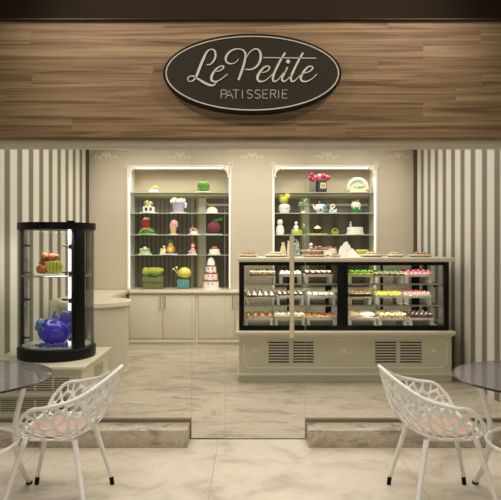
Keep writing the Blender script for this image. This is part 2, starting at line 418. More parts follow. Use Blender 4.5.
lt.prismY([(c[0] + 2.0 * k * math.cos(a), c[1] + 2.0 * k * math.sin(a)) for a in [2 * PI * i / 16 for i in range(16)]], SY - 0.006, SY)
x0, y0 = z3(60, 127); x1, y1 = z3(437, 132)
lt.ribbonY([sp(x0, y0), sp(x1, y1)], [.8 * k, .8 * k], SY - 0.006, SY)
o = local(lt.build('lettering', M_letter, sg, smooth=False)); o['label'] = 'silver script letters Le Petite'
G = {'P': (.72, [[(0, 0), (0, 1)], [(0, 1), (.5, 1), (.72, .86), (.72, .66), (.5, .5), (0, .5)]]), 'A': (1, [[(0, 0), (.5, 1), (1, 0)], [(.2, .35), (.8, .35)]]),
     'T': (.85, [[(0, 1), (.85, 1)], [(.425, 1), (.425, 0)]]), 'I': (0, [[(0, 0), (0, 1)]]),
     'S': (.7, [[(.68, .88), (.4, 1), (.08, .9), (.06, .66), (.35, .52), (.65, .38), (.68, .14), (.38, 0), (.02, .1)]]),
     'E': (.65, [[(.65, 1), (0, 1), (0, 0), (.65, 0)], [(0, .52), (.55, .52)]]),
     'R': (.72, [[(0, 0), (0, 1)], [(0, 1), (.5, 1), (.7, .86), (.7, .66), (.5, .52), (0, .52)], [(.4, .52), (.74, 0)]])}
us = [62, 86, 126, 180, 206, 249, 293, 336, 381, 402]
l2 = MB()
for ch, u in zip('PATISSERIE', us):
    wdt, ss = G[ch]
    for s_ in ss:
        q = smooth_path(s_, 3) if ch == 'S' else s_
        pts = [sp(210 + (u + a * 42) * .18, 98.4 - b_ * 8.4) for a, b_ in q]
        l2.ribbonY(pts, [.75 * k] * len(pts), SY - 0.004, SY)
o = local(l2.build('lettering', M_letter2, sg, smooth=False)); o['label'] = 'thin silver capitals PATISSERIE'

# ------------------------------------------------------------------ relief ornaments
def crest_mb(w):
    m = MB()
    m.ball((0, 0, 0.012), w * .055, 10); m.ball((0, 0, w * .12), w * .04, 8); m.ball((0, 0, w * .19), w * .028, 8)
    for s_ in (-1, 1):
        P = [(s_ * w * a, 0, w * b_) for a, b_ in ((.05, .0), (.14, .10), (.22, .06), (.20, -.02), (.27, -.05), (.36, .03), (.44, .05), (.5, 0), (.46, -.04))]
        m.tube(smooth_path(P, 4), w * .022, 6)
        P = [(s_ * w * a, 0, w * b_) for a, b_ in ((.04, .08), (.10, .17), (.16, .17), (.15, .11))]
        m.tube(smooth_path(P, 4), w * .018, 6)
        m.ball((s_ * w * .33, 0, w * .0), w * .03, 8, sy=.6)
    m.ball((0, 0, -w * .06), w * .04, 8)
    return m
pos = [(106, 'on the wall left of the left niche'), (180, 'on the wall above the left niche'), (252, 'on the wall between the two niches'), (327, 'on the wall above the right niche'), (399, 'on the wall right of the right niche')]
c0 = crest_mb(0.30).build('wall_crest', M_relief)
for i, (px, ll) in enumerate(pos):
    o = c0 if i == 0 else c0.copy()
    if i: COL.objects.link(o)
    o.location = (X(px, 8), YB - 0.004, Z(157, 8)); tag(o, 'white plaster scroll crest ' + ll, 'ornament', 'plaster crests high on the back wall')
# niche frames, corner rosettes, leds, painted mirror reflections
M_back1 = mat('mirror_reflection_beige', rgb(190, 176, 146), 0.5, var=0.02, scale=3)
M_back3 = mat('mirror_reflection_dark', rgb(84, 76, 62), 0.4, var=0.12, scale=3)
M_back4 = stripe_mat('mirror_reflection_soft', 0, 0.21, 0.03, 0.4, rgb(112, 102, 86), rgb(88, 80, 66), 0.2)
M_back2 = stripe_mat('mirror_reflection_stripes', 0, 0.062, 0.0, 0.45, rgb(112, 102, 86), rgb(76, 68, 56), 0.2)
M_reflpale = mat('mirror_reflection_pale', rgb(188, 178, 156), .4)
M_reflolive = mat('mirror_reflection_olive', rgb(150, 136, 76), 0.4, 0.3)
for ni, (a, b_) in enumerate(niches):
    side = 'left' if ni == 0 else 'right'
    fr = MB(); t = 0.014
    fr.box(a - t, a + .008, YB - 0.018, YB, NZ0, NZ1 + t, .003); fr.box(b_ - .008, b_ + t, YB - 0.018, YB, NZ0, NZ1 + t, .003); fr.box(a, b_, YB - 0.018, YB, NZ1, NZ1 + t, .003)
    struct(fr.build('trim_%d' % (8 + ni), M_relief), 'white moulding around the %s display niche' % side)
    for s_, xx in ((1, a), (-1, b_)):
        m = MB(); m.ball((0, 0, 0), .018, 12, sy=.5); m.tube([(.034 * math.cos(2 * PI * q_ / 20), 0, .034 * math.sin(2 * PI * q_ / 20)) for q_ in range(20)], .005, 6, closed=True)
        for k_ in range(8):
            an = k_ * PI / 4; m.ball((.046 * math.cos(an), 0, .046 * math.sin(an)), .010, 8, sy=.6)
        m.tube(smooth_path([(s_ * .03, 0, -.03), (s_ * .07, 0, -.05), (s_ * .10, 0, -.03), (s_ * .13, 0, -.05)], 4), .012, 6)
        m.tube(smooth_path([(s_ * .02, 0, -.05), (s_ * .035, 0, -.09), (s_ * .02, 0, -.12), (s_ * .03, 0, -.15)], 4), .012, 6)
        m.prismY([(s_ * .02, .0), (s_ * .12, .0), (s_ * .1, -.045), (s_ * .06, -.06), (s_ * .045, -.1), (s_ * .02, -.13)], -0.004, 0.008)
        o = m.build('corner_rosette', M_relief, loc=(xx, YB - 0.022, NZ1 + .002))
        tag(o, 'white plaster rosette on the %s top corner of the %s niche' % ('left' if s_ > 0 else 'right', side), 'ornament')
    # back panel : mirror reflections imitated by coloured panels, rails and posts
    yb = YB + 0.46
    zt = Z(196, yb - .01)
    bk = MB().box(a, b_, yb - 0.012, yb, zt, NZ1).build('trim_%d' % (10 + ni), M_back1); struct(bk, 'beige mirror reflection painted on the upper back of the %s niche' % side)
    xs = X(203 if ni == 0 else 306, yb)
    if ni == 0:
        struct(MB().box(a, xs, yb - 0.012, yb, NZ0, zt).build('wall_niche', M_back2), 'grey striped mirror reflection painted on a panel in the left niche')
        struct(MB().box(xs, b_, yb - 0.012, yb, NZ0, zt).build('wall_niche', M_back3), 'plain dark mirror reflection painted on a panel in the left niche')
    else:
        struct(MB().box(a, xs, yb - 0.012, yb, NZ0, zt).build('wall_niche', M_back3), 'plain dark mirror reflection painted on a panel in the right niche')
        struct(MB().box(xs, b_, yb - 0.012, yb, NZ0, zt).build('wall_niche', M_back4), 'grey brown mirror reflection painted on a panel in the right niche')
    struct(MB().box(a, b_, yb - 0.022, yb - 0.012, zt - .035, zt + .0).build('trim_%d' % (12 + ni), M_reflolive), 'olive gold strip imitating a mirror reflection at the back of the %s niche' % side)  # rail and posts stand for things reflected in the niche mirror
    struct(MB().box(xs - .055, xs + .045, yb - 0.03, yb - 0.012, NZ0, zt - .035).build('trim_%d' % (14 + ni), M_reflpale), 'pale upright imitating a mirror reflection at the back of the %s niche' % side)
    struct(MB().box(xs - .085, xs - .057, yb - 0.035, yb - 0.012, NZ0, zt - .035).build('trim_%d' % (16 + ni), M_reflolive), 'olive gold upright imitating a mirror reflection at the back of the %s niche' % side)
    if ni == 1:
        xx = X(371, yb); struct(MB().box(xx - .04, xx + .03, yb - 0.03, yb - 0.012, NZ0, zt - .035).build('trim_18', M_reflolive), 'olive gold upright imitating a mirror reflection at the right end of the right niche')
    for s_, xx in ((1, a), (-1, b_)):
        struct(MB().box(min(xx, xx + s_ * .006), max(xx, xx + s_ * .006), YB + .001, YB + .448, NZ0 - .028, NZ1).build('trim_%d' % (22 + 2 * ni + (s_ < 0)), M_white), 'white lined reveal on the %s side of the %s niche' % ('left' if s_ > 0 else 'right', side))
    struct(MB().box(xs + .045, b_ - .006, yb - 0.02, yb - 0.012, Z(206, yb), Z(204, yb)).build('trim_%d' % (28 + ni), M_reflpale), 'pale strip imitating a mirror reflection at the back of the %s niche' % side)
    tag(MB().box(a + .03, b_ - .03, YB + .03, YB + .06, NZ1 - .03, NZ1 - .004, .003).build('light_strip', M_led), 'warm lit strip along the top of the %s niche' % side, 'light')
    for s_, xx in ((1, a), (-1, b_)):
        tag(MB().box(min(xx + s_ * .006, xx + s_ * .018), max(xx + s_ * .006, xx + s_ * .018), YB + .03, YB + .045, NZ0 + .01, NZ1 - .15, .002).build('light_strip', M_led), 'warm upright lit strip on the %s side of the %s niche' % ('left' if s_ > 0 else 'right', side), 'light')

# shelves
SZ = [2.09, 1.812, 1.52, 1.25]
names_ = ['top', 'second', 'third', 'lowest']
for ni, (a, b_) in enumerate(niches):
    side = 'left' if ni == 0 else 'right'
    for q, z in enumerate(SZ):
        s_ = empty('glass_shelf', ((a + b_) / 2, YB + .25, z), '%s clear glass shelf in the %s display niche' % (names_[q], side), 'shelf', 'glass shelves in the niches')
        hw = (b_ - a) / 2 - .0065
        MB().box(-hw, hw, -.185, .18, -.010, 0).build('shelf_plate', M_shelfglass, s_, smooth=False)
        MB().box(-hw, hw, -.1875, -.1855, -.010, -.000).build('polished_edge', M_glassedge, s_, smooth=False)
        for sx in (-1, 1):
            MB().box(min(sx * hw, sx * (hw - .02)), max(sx * hw, sx * (hw - .02)), -.12, -.10, -.026, -.0105, .002).build('shelf_bracket', M_steel, s_)

# ------------------------------------------------------------------ back base cabinets + worktop
CY = 7.89
def cab(x0, x1, label, splits):
    t = empty('base_cabinet', ((x0 + x1) / 2, CY + .05, 0), label, 'cabinet', 'cream base cabinets along the back wall')
    ox = (x0 + x1) / 2; oy = CY + .05
    MB().box(x0 - ox + .001, x1 - ox - .001, -.03, .055, .10, .745).build('carcass', M_cream, t, smooth=False)
    MB().box(x0 - ox + .001, x1 - ox - .001, -.045, .055, 0, .095).build('plinth', M_cream, t, smooth=False)
    MB().box(x0 - ox + .001, x1 - ox - .001, -.062, .055, .096, .135, .005).build('base_rail', M_cream, t)
    for (d0, d1, hs) in splits:
        dd = MB().box(d0 - ox + .004, d1 - ox - .004, -.05, -.031, .15, .735, .003).build('door', M_cream, t)
        hx_ = (d1 - .03 if hs > 0 else d0 + .03) - ox
        m = MB().tube([(hx_, -.075, .53), (hx_, -.075, .71)], .0065, 8)
        for zz in (.55, .69): m.tube([(hx_, -.075, zz), (hx_, -.048, zz)], .004, 6)
        m.build('handle', M_steel, dd)
xs = [X(v, CY) for v in (129, 162.8, 195.5, 198, 235, 272)]
cab(xs[0], xs[2], 'cream two-door base cabinet under the left niche, nearest the corner counter', [(xs[0], xs[1], 1), (xs[1], xs[2], -1)])
cab(xs[3], xs[5], 'cream two-door base cabinet half hidden by the display case', [(xs[3], xs[4], 1), (xs[4], xs[5], -1)])
cab(xs[5] + .004, 1.2, 'cream base cabinet behind the middle of the display case', [(xs[5] + .004, .75, 1), (.75, 1.2, -1)])
cab(1.204, 2.17, 'cream base cabinet behind the right end of the display case', [(1.204, 1.68, 1), (1.68, 2.17, -1)])
struct(MB().box(xs[2], xs[3], CY + .005, YB, 0, .745).build('trim_19', M_cream), 'filler strip between base cabinets')
wt = MB().box(-1.60, 2.17, CY - .03, YB - .001, .746, .785, .006)
for k_, (a, b_) in enumerate(niches): struct(MB().box(a + .007, b_ - .007, YB + .001, YB + .445, .762, .785).build('trim_%d' % (20 + k_), M_creamtop), 'cream sill board of the %s niche' % ('left', 'right')[k_])
tag(wt.build('worktop', M_creamtop), 'long cream worktop along the top of the back base cabinets', 'worktop')

# left corner counter with round end
ct = empty('corner_counter', (-1.9, 7.2, 0), 'cream corner counter with a rounded end behind the black glass cabinet', 'counter')
R = .35; ccx, ccy = -1.66, 6.43
def capsule(r, inner, x_left=XL + .005, y_back=7.99, n=20):
    pts = [(x_left, y_back), (x_left, ccy)] if False else []
    pts = [(x_left, y_back)]
    a_ = math.acos(max(-1, min(1, (x_left - ccx) / r))) if abs(x_left - ccx) < r else PI
    st_ = PI + (PI - a_) * 0 if abs(x_left - ccx) >= r else None
    a0 = -PI if abs(x_left - ccx) >= r else -a_
    a1 = math.acos(max(-1, min(1, (inner - ccx) / r)))
    if abs(x_left - ccx) >= r: pts.append((x_left, ccy)); 
    for i in range(n + 1):
        t_ = a0 + (a1 - a0) * i / n; pts.append((ccx + r * math.cos(t_), ccy + r * math.sin(t_)))
    pts.append((inner, y_back)); return pts
o = MB().prism(capsule(R, -1.64), 0, .742).xf(Matrix.Translation((1.9, -7.2, 0))).build('counter_body', M_cream, ct)
o = MB().prism(capsule(R + .03, -1.612), .743, .785).xf(Matrix.Translation((1.9, -7.2, 0))).build('counter_top', M_creamtop, ct)
o = MB().prism(capsule(R + .02, -1.625), 0, .06).xf(Matrix.Translation((1.9, -7.2, 0))).build('plinth', M_cream, ct)

# ------------------------------------------------------------------ vent grille helper
def grille(x0, x1, z0, z1, y, parent, n=9):
    g = MB().box(x0, x1, y - .002, y + .001, z0, z1).build('vent_grille', M_slot, parent)
    h_ = (z1 - z0) / n
    s_ = MB()
    for i in range(n):
        s_.box(x0, x1, y - .008, y - .002, z0 + i * h_ + h_ * .56, z0 + (i + 1) * h_ + .0005)
    s_.box(x0 - .006, x0, y - .009, y, z0 - .005, z1 + .005); s_.box(x1, x1 + .006, y - .009, y, z0 - .005, z1 + .005)
    s_.build('louvres', M_cream, g, smooth=False)

# ------------------------------------------------------------------ display case
DX0, DX1 = X(239, 6.06), X(449, 6.06); DY0, DY1 = 6.06, 6.84
dc = empty('display_case', ((DX0 + DX1) / 2, 6.45, 0), 'long cream refrigerated pastry display case with black framed glass front', 'display case')
ox, oy = (DX0 + DX1) / 2, 6.45
def dmb(): return MB()
def D(m, name, mt, smooth=True, parent=None):
    m.xf(Matrix.Translation((-ox, -oy, 0))); return m.build(name, mt, parent or dc, smooth)
bx0, bx1 = X(239, 6.04), X(451.5, 6.04)
D(MB().box(bx0, bx1, 6.04, 6.86, .085, .478), 'base', M_cream, False)
D(MB().box(bx0 - .035, bx1 + .035, 5.99, 6.87, .478, .515, .012).box(bx0 - .02, bx1 + .02, 6.02, 6.87, .462, .48, .004), 'ledge', M_creamtop)
D(MB().box(bx0 - .02, bx1 + .02, 6.015, 6.87, .062, .088, .006), 'base_moulding', M_cream)
D(MB().box(bx0 + .0, bx1 - .0, 6.03, 6.86, 0.004, .062), 'plinth', M_cream, False)
# notched panel line
px0, px1, pz0, pz1 = X(244, 6.04), X(447, 6.04), Z(368, 6.04), Z(339, 6.04); n_ = .045
P = [(px0 + n_, pz0), (px1 - n_, pz0), (px1 - n_ * .6, pz0 + n_ * .6), (px1, pz0 + n_), (px1, pz1 - n_), (px1 - n_ * .6, pz1 - n_ * .6), (px1 - n_, pz1), (px0 + n_, pz1), (px0 + n_ * .6, pz1 - n_ * .6), (px0, pz1 - n_), (px0, pz0 + n_), (px0 + n_ * .6, pz0 + n_ * .6)]
D(MB().tube([(x, 6.04, z) for x, z in P], .0045, 6, closed=True), 'panel_moulding', M_relief)
dcg = bpy.data.objects.new('vent_panel', None)
for a, b_ in ((268.5, 289), (293, 313.5), (375, 396), (400, 421.5)):
    grille(X(a, 6.04) - ox, X(b_, 6.04) - ox, Z(362.5, 6.04), Z(340.5, 6.04), 6.04 - oy, dc, 8)
bpy.data.objects.remove(dcg)
fm = crest_mb(.15)
fm.ball((0, 0, .03), .012, 8, sy=.5); me_orn = None
o0 = fm.build('floral_relief', M_relief, dc)
for i, px in enumerate((256, 344, 434)):
    o = o0 if i == 0 else o0.copy()
    if i: COL.objects.link(o); o.parent = dc
    o.location = (X(px, 6.04) - ox, 6.038 - oy, Z(353, 6.04))
fz = .515; tz0 = 1.208
fr = MB(); fw = .045
xm0, xm1 = X(337.5, 6.06), X(348, 6.06)
fr.box(DX0, DX0 + fw, DY0, DY0 + .04, fz, tz0, .002); fr.box(DX1 - fw, DX1, DY0, DY0 + .04, fz, tz0, .002)
fr.box(xm0, xm1, DY0, DY0 + .04, fz, tz0, .002)
fr.box(DX0, DX1, DY0 + .001, DY0 + .041, fz, fz + .05, .002); fr.box(DX0, DX1, DY0 + .001, DY0 + .041, tz0 - .035, tz0, .002)
for xx in (DX0, DX1 - fw):                                    # side frames and rear posts
    fr.box(xx, xx + fw, DY1 - .04, DY1, fz, tz0, .002)
    fr.box(xx + .001, xx + fw - .001, DY0 + .04, DY1 - .04, fz, fz + .03); fr.box(xx + .001, xx + fw - .001, DY0 + .04, DY1 - .04, tz0 - .03, tz0)
fr.box(DX0, DX1, DY1 - .03, DY1, tz0 - .03, tz0, .002); fr.box(DX0, DX1, DY1 - .03, DY1, fz, fz + .03, .002)
xq = X(329, 6.8); fr.box(xq - .04, xq + .03, DY1 - .035, DY1 - .001, fz, tz0, .002)
D(fr, 'black_frame', M_black)
for px, wd in ((288, .012), (382, .014), (416, .045)):
    xq = X(px, 6.8); D(MB().box(xq - wd, xq + wd, DY1 - .03, DY1 - .004, fz + .03, tz0 - .03), 'rear_door_stile', M_black, False)
D(MB().box(DX0 + fw, xm0, DY0 + .015, DY0 + .021, fz + .05, tz0 - .035), 'glass_pane', M_caseglass, False)
D(MB().box(xm1, DX1 - fw, DY0 + .015, DY0 + .021, fz + .05, tz0 - .035), 'glass_pane', M_caseglass, False)
for xx in (DX0 + .018, DX1 - .022): D(MB().box(xx, xx + .005, DY0 + .04, DY1 - .04, fz + .03, tz0 - .03), 'glass_pane', M_caseglass, False)
D(MB().box(DX0 + fw, DX1 - fw, DY1 - .018, DY1 - .013, fz + .03, tz0 - .03), 'rear_glass', glassmat('smoked_rear_glass', (.72, .71, .69, 1), .05), False)
D(MB().box(DX0 - .012, DX1 + .05, DY0 - .03, DY1 + .03, tz0, 1.254, .012), 'countertop', M_creamtop)
D(MB().box(DX0 + fw, DX1 - fw, DY0 + .045, DY1 - .045, fz + .0, fz + .03, .003), 'case_floor', mat('case_floor_white', rgb(214, 206, 190), .3))
LZ = [.984, .765]; IX0, IX1 = DX0 + fw + .01, DX1 - fw - .01
for z in LZ:
    D(MB().box(IX0, IX1, DY0 + .06, DY1 - .06, z - .008, z), 'inner_shelf', M_shelfglass, False)
    D(MB().box(IX0, IX1, DY0 + .055, DY0 + .0595, z - .012, z + .004), 'shelf_edge', M_steel, False)
    D(MB().box(IX0 + .1, IX1 - .1, DY1 - .11, DY1 - .095, z - .018, z - .0085), 'inner_light', M_led, False)
D(MB().box(IX0 + .05, xm0 - .02, DY0 + .045, DY0 + .065, tz0 - .014, tz0 - .002), 'inner_light', M_led, False)
D(MB().box(xm1 + .02, IX1 - .05, DY0 + .045, DY0 + .065, tz0 - .014, tz0 - .002), 'inner_light', M_led, False)
for z in LZ:                                                  # brackets on the right inside
    D(MB().box(DX1 - .085, DX1 - .046, 6.30, 6.33, z - .045, z - .012, .004).tube([(DX1 - .05, 6.315, z - .03), (DX1 - .11, 6.315, z - .018)], .008, 6), 'shelf_bracket', M_black)

# ------------------------------------------------------------------ food helpers
def C(*c): return rgb(*c)
fc = {
 'white': mat('icing_white', C(238, 232, 218), .5, var=.04, sss=.0), 'creamf': mat('cream_icing', C(240, 226, 178), .5),
 'yellow': mat('yellow_glaze', C(226, 212, 96), .35), 'lime': mat('lime_icing', C(176, 180, 66), .5), 'green': mat('apple_green_icing', C(84, 134, 34), .35),
 'leaf': mat('leaf_green_icing', C(66, 108, 50), .5), 'olivebox': mat('moss_green_icing', C(112, 112, 70), .55), 'teal': mat('teal_icing', C(92, 138, 124), .45),
 'red': mat('red_icing', C(168, 44, 46), .4), 'rose': mat('deep_pink_sugar', C(160, 36, 66), .5), 'pink': mat('pink_icing', C(222, 166, 166), .5),
 'maroon': mat('raspberry_icing', C(132, 56, 70), .5, var=.25, scale=60), 'choc': mat('chocolate', C(66, 38, 24), .35), 'brown': mat('baked_brown', C(164, 116, 76), .6, var=.15, scale=60),
 'tan': mat('baked_tan', C(204, 170, 122), .6, var=.15, scale=60), 'orange': mat('orange_icing', C(206, 142, 66), .5), 'lav': mat('lavender_icing', C(176, 168, 190), .5),
 'black': mat('black_icing', C(28, 24, 24), .4), 'board': mat('silver_cake_board', C(232, 228, 220), .3, var=.02), 'blue': mat('blue_icing', C(90, 160, 190), .45),
 'purple': mat('purple_glass', C(96, 84, 150), .3), 'grey': mat('grey_box', C(120, 116, 104), .4), 'gold': mat('gold_board', C(206, 176, 110), .4, .4),
 'skin': mat('sugar_skin', C(236, 196, 164), .5), 'dkgreen': mat('deep_green_icing', C(30, 130, 60), .4), 'mint': mat('mint_icing', C(160, 205, 150), .5),
}
def build_thing(name, label, cat, loc, parts, group=None, rz=0):
    t = empty(name, loc, label, cat, group, rz)
    for pn, mb, mt in parts: mb.build(pn, fc[mt] if isinstance(mt, str) else mt, t)
    return t
NY = YB + .17        # depth of the cakes in the niches
def nx(px): return X(px, NY)
ps = NY / F          # metres per photo pixel there
def board(r, h=.012, n=24): return MB().cyl(r, 0, h, n=n, bev=.003)
def flower(m, c, r, n=6):
    for i in range(n):
        a = 2 * PI * i / n; m.ball((c[0] + r * math.cos(a), c[1] + r * .6 * math.sin(a), c[2]), r * .62, 8, rz=r * .5)
    return m
def blobs(m, n, rx, ry, z0, z1, r0, r1, rs):
    R_ = random.Random(rs)
    for _ in range(n):
        m.ball((R_.uniform(-rx, rx), R_.uniform(-ry, ry), R_.uniform(z0, z1)), R_.uniform(r0, r1), 8)
    return m
def drum(r, h, z=.012): return MB().cyl(r, z, z + h, bev=.01)

Ls = SZ + [.785]
# --- left niche
build_thing('small_cake', 'small white cake with a yellow flower on the top shelf of the left niche', 'cake', (nx(153.5), NY, Ls[0]),
    [('cake_board', board(.085), 'board'), ('cake', MB().cyl(.065, .012, .045, bev=.015), 'white'), ('flower', flower(MB(), (.025, -.01, .075), .03).ball((.025, -.012, .08), .024, 8).ball((-.02, 0, .055), .02, 8), 'yellow')])
build_thing('apple_cake', 'round green apple cake on a white board on the top shelf', 'cake', (nx(203.5), NY, Ls[0]),
    [('cake_board', board(.12), 'board'), ('apple', MB().lathe([(0, .02), (.03, .012), (.07, .035), (.086, .085), (.08, .125), (.05, .152), (.02, .15), (0, .135)], n=24), 'green'), ('stem', MB().tube([(0, 0, .13), (.005, 0, .16), (.015, 0, .175)], .005, 6), 'choc')])
build_thing('house_cake', 'white box cake with dark windows and little flowers in the left niche', 'cake', (nx(149), NY, Ls[1]),
    [('cake_board', board(.125), 'board'), ('cake', MB().box(-.075, .075, -.06, .06, .012, .09, .008), 'white'),
     ('window', MB().box(-.045, -.012, -.064, -.058, .03, .075), 'black'), ('window', MB().box(.018, .046, -.064, -.058, .03, .075), 'black'),
     ('flower', blobs(MB(), 9, .05, .03, .1, .16, .014, .022, 3), 'creamf'), ('leaves', blobs(MB(), 8, .06, .03, .09, .15, .01, .018, 4), 'lime')])
build_thing('flower_pot_cake', 'lavender pot cake overflowing with white and green sugar flowers', 'cake', (nx(178.5), NY, Ls[1]),
    [('cake_board', board(.115), 'board'), ('pot', MB().lathe([(0, .012), (.07, .012), (.088, .125), (.096, .13), (.096, .15), (0, .15)]), 'lav'), ('flowers', blobs(MB(), 20, .09, .05, .145, .19, .016, .03, 5).ball((.10, -.03, .12), .022).ball((.1, -.03, .085), .018), 'white'), ('leaves', blobs(MB(), 12, .10, .05, .15, .21, .01, .016, 6), 'mint')])
build_thing('small_cake', 'low white cake with a yellow and brown topping, right end of the second shelf', 'cake', (nx(212), NY, Ls[1]),
    [('cake_board', board(.085), 'board'), ('cake', drum(.075, .045), 'white'), ('icing_top', MB().dome((0, 0, .055), .062, .03), 'creamf'), ('topping', blobs(MB(), 8, .05, .03, .085, .105, .01, .016, 8).ball((-.07, -.02, .12), .022), 'olivebox'), ('bow', blobs(MB(), 5, .04, .03, .09, .11, .01, .016, 9), 'brown')])
build_thing('dome_cake', 'green dome cake with a red cup standing on its left', 'cake', (nx(147.5), NY, Ls[2]),
    [('cake_board', board(.135), 'mint'), ('dome', MB().lathe([(0, .012), (.115, .012), (.105, .06), (.07, .095), (0, .11)], n=24), 'leaf'), ('stripe', MB().tube([(-.09, -.07, .03), (-.05, -.09, .075), (.02, -.10, .08), (.09, -.07, .04)], .012, 6), 'lime'),
     ('cup', MB().lathe([(0, .10), (.045, .10), (.062, .20), (.066, .205), (0, .205)], (-.02, 0, 0)), 'red'), ('cup_foam', blobs(MB(), 8, .03, .03, .205, .225, .014, .022, 11).xf(Matrix.Translation((-.02, 0, 0))), 'white')])
build_thing('ice_cream_cake', 'upside down ice cream cone cake with a pink scoop', 'cake', (nx(173.5), NY, Ls[2]),
    [('cake_board', board(.065), 'board'), ('cone', MB().lathe([(0, .012), (.035, .012), (.05, .11), (.045, .12), (0, .12)], (-.005, 0, 0)), 'tan'), ('scoop', MB().ball((.01, 0, .15), .055, 16).ball((-.02, -.01, .125), .035).ball((.035, -.01, .12), .03), 'pink'), ('cherry', MB().ball((.015, 0, .21), .018), 'rose')])
build_thing('small_cake', 'small white cake with gold and brown decorations beside the ice cream cake', 'cake', (nx(194), NY, Ls[2]),
    [('cake_board', board(.085), 'board'), ('cake', drum(.055, .035), 'white'), ('topping', blobs(MB(), 10, .045, .03, .055, .09, .012, .02, 12), 'tan'), ('leaves', blobs(MB(), 4, .035, .02, .07, .1, .01, .014, 13), 'brown')])
m = MB(); 
for i in range(90):
    a = i * 2.39996; zz = 1 - 2 * (i + .5) / 90; r = math.sqrt(1 - zz * zz)
    m.ball((.078 * r * math.cos(a), .078 * r * math.sin(a), .095 + .075 * zz), .0135, 6)
m.ball((0, 0, .095), .078, 16)
lf = MB().ball((.06, -.01, .20), .06, 10, rz=.018, sy=.5).ball((.015, -.03, .185), .04, 10, rz=.014, sy=.5).ball((.10, -.01, .22), .03, 10, rz=.012, sy=.5).tube([(0, 0, .16), (.02, 0, .2), (.05, 0, .21)], .007, 6)
build_thing('berry_cake', 'round raspberry red berry cake with big green leaves', 'cake', (nx(214), NY, Ls[2]), [('cake_board', board(.11), 'mint'), ('berry', m, 'maroon'), ('leaves', lf, 'leaf')])
build_thing('daisy_cake', 'low white cake with yellow green daisies, left end of the lowest shelf', 'cake', (nx(145), NY, Ls[3]),
    [('cake_board', board(.095), 'board'), ('cake', drum(.075, .04), 'mint'), ('daisies', flower(flower(MB(), (-.03, -.02, .07), .025), (.03, -.02, .07), .025).ball((0, 0, .08), .03), 'creamf'), ('petals', blobs(MB(), 8, .06, .05, .055, .085, .01, .015, 15), 'lime')])
def figure(m, x, y, z, h, hat=False):
    m.lathe([(0, 0), (h * .2, 0), (h * .16, h * .35), (h * .08, h * .62), (0, h * .66)], (x, y, z), 12); m.ball((x, y, z + h * .78), h * .16, 10)
    m.tube([(x - h * .1, y, z + h * .55), (x - h * .24, y - .01, z + h * .3)], h * .045, 6); m.tube([(x + h * .1, y, z + h * .55), (x + h * .24, y - .01, z + h * .3)], h * .045, 6); return m
build_thing('figurine_cake', 'cake scene of a golden orange creature with green top and two small figures', 'cake', (nx(168.5), NY, Ls[3]),
    [('cake_board', board(.125), 'board'), ('creature_body', MB().ball((.03, 0, .07), .06, 14, rz=.058).ball((.03, -.01, .125), .035, 12), 'orange'), ('creature_crest', MB().lathe([(.012, 0), (.026, .03), (0, .07)], (.015, 0, .145), 8).lathe([(.012, 0), (.02, .03), (0, .06)], (.05, 0, .14), 8), 'leaf'), ('belly', MB().ball((.03, -.035, .065), .035, 10), 'yellow'),
     ('small_figures', figure(figure(MB(), -.06, 0, .012, .12), -.095, -.02, .012, .08), 'creamf')])
build_thing('figurine_cake', 'small seated figurine with red hair on a white board', 'cake', (nx(192), NY, Ls[3]),
    [('cake_board', board(.07), 'board'), ('body', MB().lathe([(0, .012), (.05, .012), (.04, .05), (.022, .09), (0, .095)], (.01, 0, 0), 12).tube([(-.0, -.02, .05), (-.045, -.03, .04)], .012, 6), 'pink'), ('head', MB().ball((.01, 0, .12), .028, 12), 'skin'), ('hair', MB().ball((.014, .01, .132), .032, 12).ball((.035, .01, .11), .018).ball((-.012, .01, .11), .015), 'red')])
build_thing('small_cake', 'white drum cake with chocolate shards, right end of the lowest shelf', 'cake', (nx(214.5), NY, Ls[3]),
    [('cake_board', board(.085), 'board'), ('cake', drum(.07, .06), 'white'), ('topping', MB().box(-.02, .03, -.01, .0, .07, .115).ball((-.02, 0, .085), .022).ball((.035, -.01, .08), .014), 'brown')])
# bottom row
build_thing('cushion_cake', 'moss green box cake with a lime cushion bow on top', 'cake', (nx(153.5), NY, Ls[4]),
    [('box', MB().box(-.14, .14, -.09, .09, 0, .175, .015), 'olivebox'), ('cushion', MB().box(-.09, .12, -.07, .06, .19, .29, .04).ball((-.10, -.03, .235), .05, 12, rz=.06).ball((.11, -.02, .25), .035, 10), 'lime'), ('ribbon', MB().box(-.145, .145, -.094, -.088, .08, .1).tube([(-.1, -.06, .18), (-.02, -.1, .2), (.05, -.09, .18), (.12, -.06, .2)], .016, 6), 'leaf')])
build_thing('beehive_pot_cake', 'teal pot cake topped with a big golden yellow ball and sugar insect', 'cake', (nx(183.5), NY, Ls[4]),
    [('pot', MB().box(-.085, .085, -.07, .07, 0, .13, .02), 'teal'), ('soil', blobs(MB(), 14, .08, .05, .12, .15, .018, .026, 21), 'leaf'), ('ball', MB().ball((.015, 0, .215), .092, 20, rz=.078), 'yellow'), ('band', MB().lathe([(.08, .18), (.09, .2), (.091, .215)], (.015, 0, .0), 20), 'orange'),
     ('wire_flowers', MB().tube([(-.05, -.02, .15), (-.10, -.03, .24), (-.13, -.03, .27)], .004, 6).tube([(-.05, -.02, .15), (-.09, -.03, .28)], .004, 6).ball((-.13, -.03, .27), .016).ball((-.09, -.03, .29), .016), 'creamf'), ('patches', blobs(MB(), 5, .06, .0, .03, .10, .014, .026, 23).xf(Matrix.Translation((0, -.065, 0))), 'blue')])
tc_ = [('cake_board', board(.135, .014, 32), 'board')]
m = MB(); r2 = MB(); dk = MB()
